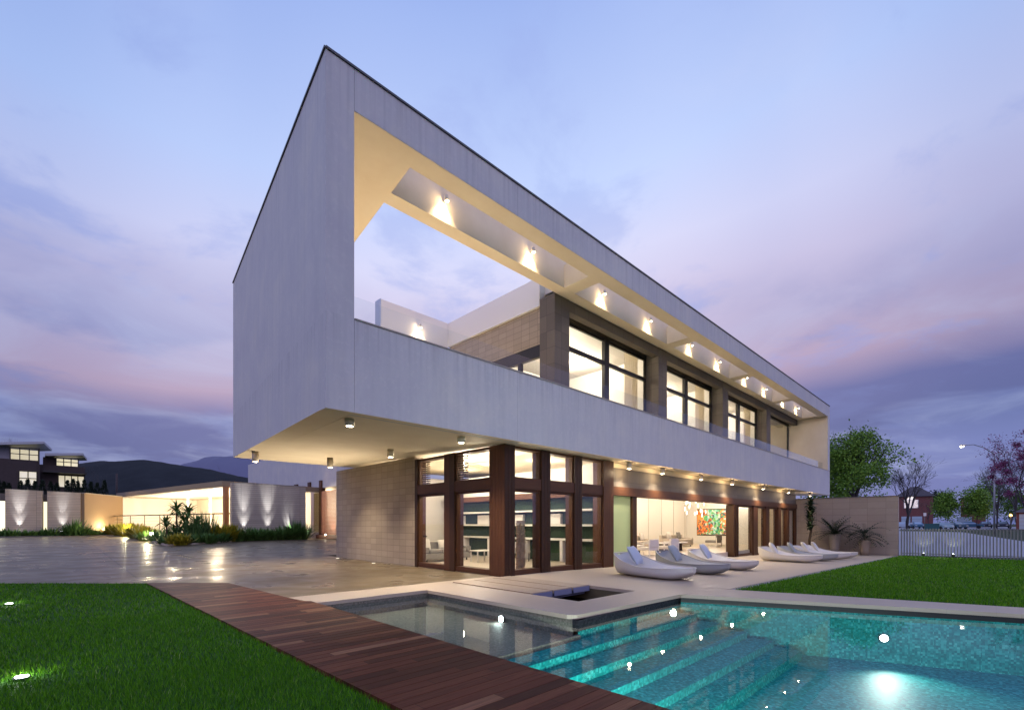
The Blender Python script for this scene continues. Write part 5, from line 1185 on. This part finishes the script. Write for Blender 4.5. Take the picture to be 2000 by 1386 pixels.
# ================================================================ RIGHT BACKGROUND: STREET
struct(sheet('road', [tuple(at(1500, 0, 34).xy), tuple(at(2000, 0, 27.5).xy), tuple(at(2500, 0, 26).xy), tuple(at(2500, 0, 42).xy), tuple(at(2000, 0, 46).xy), tuple(at(1880, 0, 75).xy), tuple(at(1700, 0, 90).xy), tuple(at(1500, 0, 90).xy)], 'road', -.03))
struct(sheet('street', [tuple(at(1400, 0, 92).xy), tuple(at(2400, 0, 86).xy), tuple(at(2400, 0, 108).xy), tuple(at(1400, 0, 112).xy)], mat('asphalt', (.06, .06, .07), .8) and 'road', -.02))
M['brick_red'] = mat('red_brick', build=b_stone((.20, .045, .035, 1), (.15, .035, .03, 1), (.16, .10, .09, 1), .25, .09, .01, .2)); M['shingle'] = mat('brown_shingle', build=b_stone((.07, .05, .055, 1), (.05, .038, .042, 1), (.03, .02, .02, 1), .4, .2))
M['dusk_glass'] = mat('dusk_window_glass', (.35, .45, .55), .15); M['garage_door'] = mat('pale_blue_garage_door', (.38, .48, .56), .6)
def house(px0, px1, t_, eave, ridge_, label, wins, garages, roof_hip=True):
    o = at((px0 + px1) / 2, 1023, t_); o = Vector((o.x, o.y, 0)); cx = (px0 + px1) / 2; ph = math.atan((cx - 1000) / 916.5); X = lambda px: (px - cx) / 916.5 * t_ * math.cos(ph); Z = lambda py: 1.5 + (1023 - py) / 916.5 * t_; g0 = gz(o.x, o.y) - .2
    h_ = thing('brick_house', label, 'house', o, rzC - ph, local=True); h_.location.z = 0
    x0, x1 = X(px0), X(px1); D = 9
    MB().box(x0, x1, 0, D, g0, Z(eave)).build('wall', 'brick_red', h_)
    r = MB(); i = 0; e = Z(eave) + .004; k_ = .5; r.v = [(x0 - k_, -k_, e), (x1 + k_, -k_, e), (x1 + k_, D + k_, e), (x0 - k_, D + k_, e), (x0 + (x1 - x0) * .38, D * .45, Z(ridge_)), (x0 + (x1 - x0) * .6, D * .45, Z(ridge_))]
    r.f = [(0, 1, 5, 4), (1, 2, 5), (2, 3, 4, 5), (3, 0, 4), (3, 2, 1, 0)]; r.sm = [False] * 5; r.build('roof', 'shingle', h_)
    for (a, c, z0, z1, arch) in wins:
        f = MB().box(X(a) - .08, X(c) + .08, -.10, -.003, Z(z1) - .08, Z(z0) + .08); n_ = 3
        o_ = f.build('window', 'white', h_); pn_ = MB()
        for q in range(n_): w_ = (X(c) - X(a)) / n_; pn_.box(X(a) + q * w_ + .05, X(a) + (q + 1) * w_ - .05, -.13, -.101, Z(z1), Z(z0))
        pn_.build('pane', glow('lit_window', (1, .8, .6), .5) if arch else 'dusk_glass', o_)
        if arch:
            m_ = (X(a) + X(c)) / 2; rr_ = (X(c) - X(a)) * .3; s_ = MB(); n2 = 12; pts = [(m_ + rr_ * math.cos(math.pi * q / n2), rr_ * math.sin(math.pi * q / n2)) for q in range(n2 + 1)]
            i0 = len(s_.v); s_.v = [(x, -.12, Z(z0) + .1 + z) for x, z in pts] + [(x, -.02, Z(z0) + .1 + z) for x, z in pts]; s_.f = [tuple(range(n2, -1, -1))] + [(q, q + 1, n2 + 2 + q, n2 + 1 + q) for q in range(n2)]; s_.sm = [False] * len(s_.f); s_.build('arch_light', glow('lit_fanlight', (1, .92, .82), .8), o_)
    for (a, c, z0) in garages:
        gd = MB()
        for q in range(4): zz0 = g0 + .2 + (Z(z0) - g0 - .2) * q / 4; gd.box(X(a), X(c), -.08, -.002, zz0 + .02, zz0 + (Z(z0) - g0 - .2) / 4 - .01)
        gd.build('garage_door', 'garage_door', h_)
    return h_
house(1752, 1822, 112, 969, 948, 'red brick house with arched lit window and two garage doors', [(1766, 1793, 976, 991, True)], [(1760, 1778, 1008), (1781, 1801, 1008)])
MB_ = None
house(1876, 1925, 112, 972, 966, 'brown brick house half hidden between the two bright green trees', [(1884, 1890, 978, 990, False)], [(1868, 1898, 1009)])
gh = house(1984, 2060, 86, 1000, 985, 'white doored brick garage at the right edge of the street', [], [(1990, 2012, 1003)])
t = thing('porch_lamp', 'amber glowing lamp beside the white garage door', 'lamp', at(1974, 1006, 86)); pl_ = at(1974, 1006, 86)
MB().lathe([(.001, 0), (.16, .1), (.2, .3), (.001, .5)], pl_ - Vector((0, 0, .2)), 12).build('bulb', glow('amber', (1, .45, .06), 9), t); MB().cyl((pl_.x, pl_.y, gz(pl_.x, pl_.y)), .06, pl_.z - gz(pl_.x, pl_.y) - .21, 8).build('post', 'fixture_dark', t); point(t, pl_ - Vector((.5, .5, 0)), 60, (1, .5, .1), .2)
# street lamp
pb = at(1942, 1030, 62); zb = gz(pb.x, pb.y); t = thing('street_lamp', 'tall street lamp with a long curved arm and lit head', 'street lamp', (pb.x, pb.y, zb))
zt_ = 1.5 + (1023 - 886) / 916.5 * 62; MB().tube([(pb.x, pb.y, zb), (pb.x, pb.y, zt_)], [.12, .07], 10).build('pole', mat('galvanised', (.28, .29, .31), .5, .5), t)
hd = at(1884, 869, 62); mid = at(1902, 868, 62); m2 = at(1922, 874, 62); MB().tube([(pb.x, pb.y, zt_ - .05), m2, mid, hd], [.055, .05, .045, .04], 8).build('arm', 'slat', t)
MB().tube([hd - RT * -.1, hd - RT * .5 - Vector((0, 0, .06))], [.1, .15], 10).build('lamp_head', 'fixture', t); MB().tube([hd - RT * .15 - Vector((0, 0, .13)), hd - RT * .5 - Vector((0, 0, .2))], [.09, .12], 10).build('lens', glow('street_lens', (1, .95, .85), 14), t)
# sign
ps_ = at(1806, 1004, 88); zg_ = gz(ps_.x, ps_.y); t = thing('road_sign', 'small white square sign on a post before the brick house', 'sign', (ps_.x, ps_.y, zg_)); MB().tube([(ps_.x, ps_.y, zg_), (ps_.x, ps_.y, ps_.z + .3)], .04, 8).build('post', 'slat', t); MB().obox(ps_ - FW * .05, RT.xy, .26, .02, .3).build('panel', 'white', t)
# cars
def make_car(m, label):
    t = thing('parked_car', label, 'car', (0, 0, 0), 0, 'cars parked along the street', local=True)
    prof = [(-2.2, .35), (-2.22, .75), (-1.9, .88), (-1.35, .95), (-.75, 1.36), (.55, 1.40), (1.25, .98), (2.05, .88), (2.22, .62), (2.2, .35)]
    def loft(pr_, wf): 
        s_ = MB(); n_ = len(pr_)
        s_.v = [(x, -wf(z), z) for x, z in pr_] + [(x, wf(z), z) for x, z in pr_]
        s_.f = [tuple(range(n_)), tuple(range(2 * n_ - 1, n_ - 1, -1))] + [(q, n_ + q, n_ + (q + 1) % n_, (q + 1) % n_) for q in range(n_)]; s_.sm = [False] * len(s_.f); return s_
    loft(prof, lambda z: .88 if z < 1 else .68).build('body', m, t, bevel=.04)
    gl_ = MB()
    for sg in (-1, 1):
        a = [(-1.2, .99), (-.7, 1.31), (.5, 1.34), (1.08, 1.0)]; w_ = [.895, .70, .69, .89]
        i = len(gl_.v); gl_.v += [(x, sg * w, z) for (x, z), w in zip(a, w_)]; gl_.f.append((i, i + 1, i + 2, i + 3) if sg > 0 else (i + 3, i + 2, i + 1, i)); gl_.sm.append(False)
    gl_.build('side_windows', 'dusk_glass', t)
    MB().quad((1.22, -.62, 1.01), (1.22, .62, 1.01), (.62, .56, 1.385), (.62, -.56, 1.385)).build('windscreen', 'dusk_glass', t)
    for sx in (-1.35, 1.38):
        for sy in (-.86, .86):
            w = MB().tube([(sx, sy - .1, .33), (sx, sy + .1, .33)], [.33, .33], 16).build('wheel', mat('tyre', (.015, .015, .015), .8) if 'tyre' not in M else M['tyre'], t)
    for sy in (-.62, .62): MB().box(2.17, 2.235, sy - .16, sy + .16, .60, .74).build('headlight', 'white', t)
    return t
M['tyre'] = mat('tyre_rubber', (.015, .015, .015), .8)
cars = [(1764, 104, 'white', 'white hatchback at the left, before the first garage', 250), (1790, 101, 'blue', 'blue grey car with a pale van shape before the second garage', 200), (1838, 92, 'silver', 'silver blue sedan in the middle of the parked row', 215), (1866, 94, 'blue', 'blue sedan right of the silver one', 215), (1893, 97, 'blue', 'blue tall car before the brown brick house', 270), (1925, 100, 'dark', 'dark car behind the street lamp', 180), (1958, 98, 'dark', 'dark sedan left of the amber lamp', 180)]
cm_ = {'white': mat('white_car_paint', (.45, .52, .58), .3), 'blue': mat('blue_car_paint', (.05, .13, .20), .3), 'silver': mat('silver_car_paint', (.28, .40, .45), .3), 'dark': mat('dark_car_paint', (.03, .035, .06), .3)}
for px, t_, cl, lb, az in cars:
    c = make_car(cm_[cl], lb); p = at(px, 1023, t_); c.location = (p.x, p.y, gz(p.x, p.y)); c.rotation_euler = (0, 0, R(az))
# fence far and hedge
hp = at(1790, 1023, 95); t = thing('green_fence', 'low teal mesh fence beside the red brick house', 'fence', (hp.x, hp.y, gz(hp.x, hp.y)))
a_, c_ = at(1806, 1023, 90), at(1835, 1023, 90); MB().prism([(a_.x, a_.y), (c_.x, c_.y), (c_.x + .1, c_.y + .1), (a_.x + .1, a_.y + .1)], lambda x, y: gz(x, y), lambda x, y: gz(x, y) + 1.2).build('panel', mat('teal_mesh', (.02, .09, .10), .8), t)

for o in list(bpy.data.objects):
    for kk in ('_org', '_local'):
        if kk in o: del o[kk]
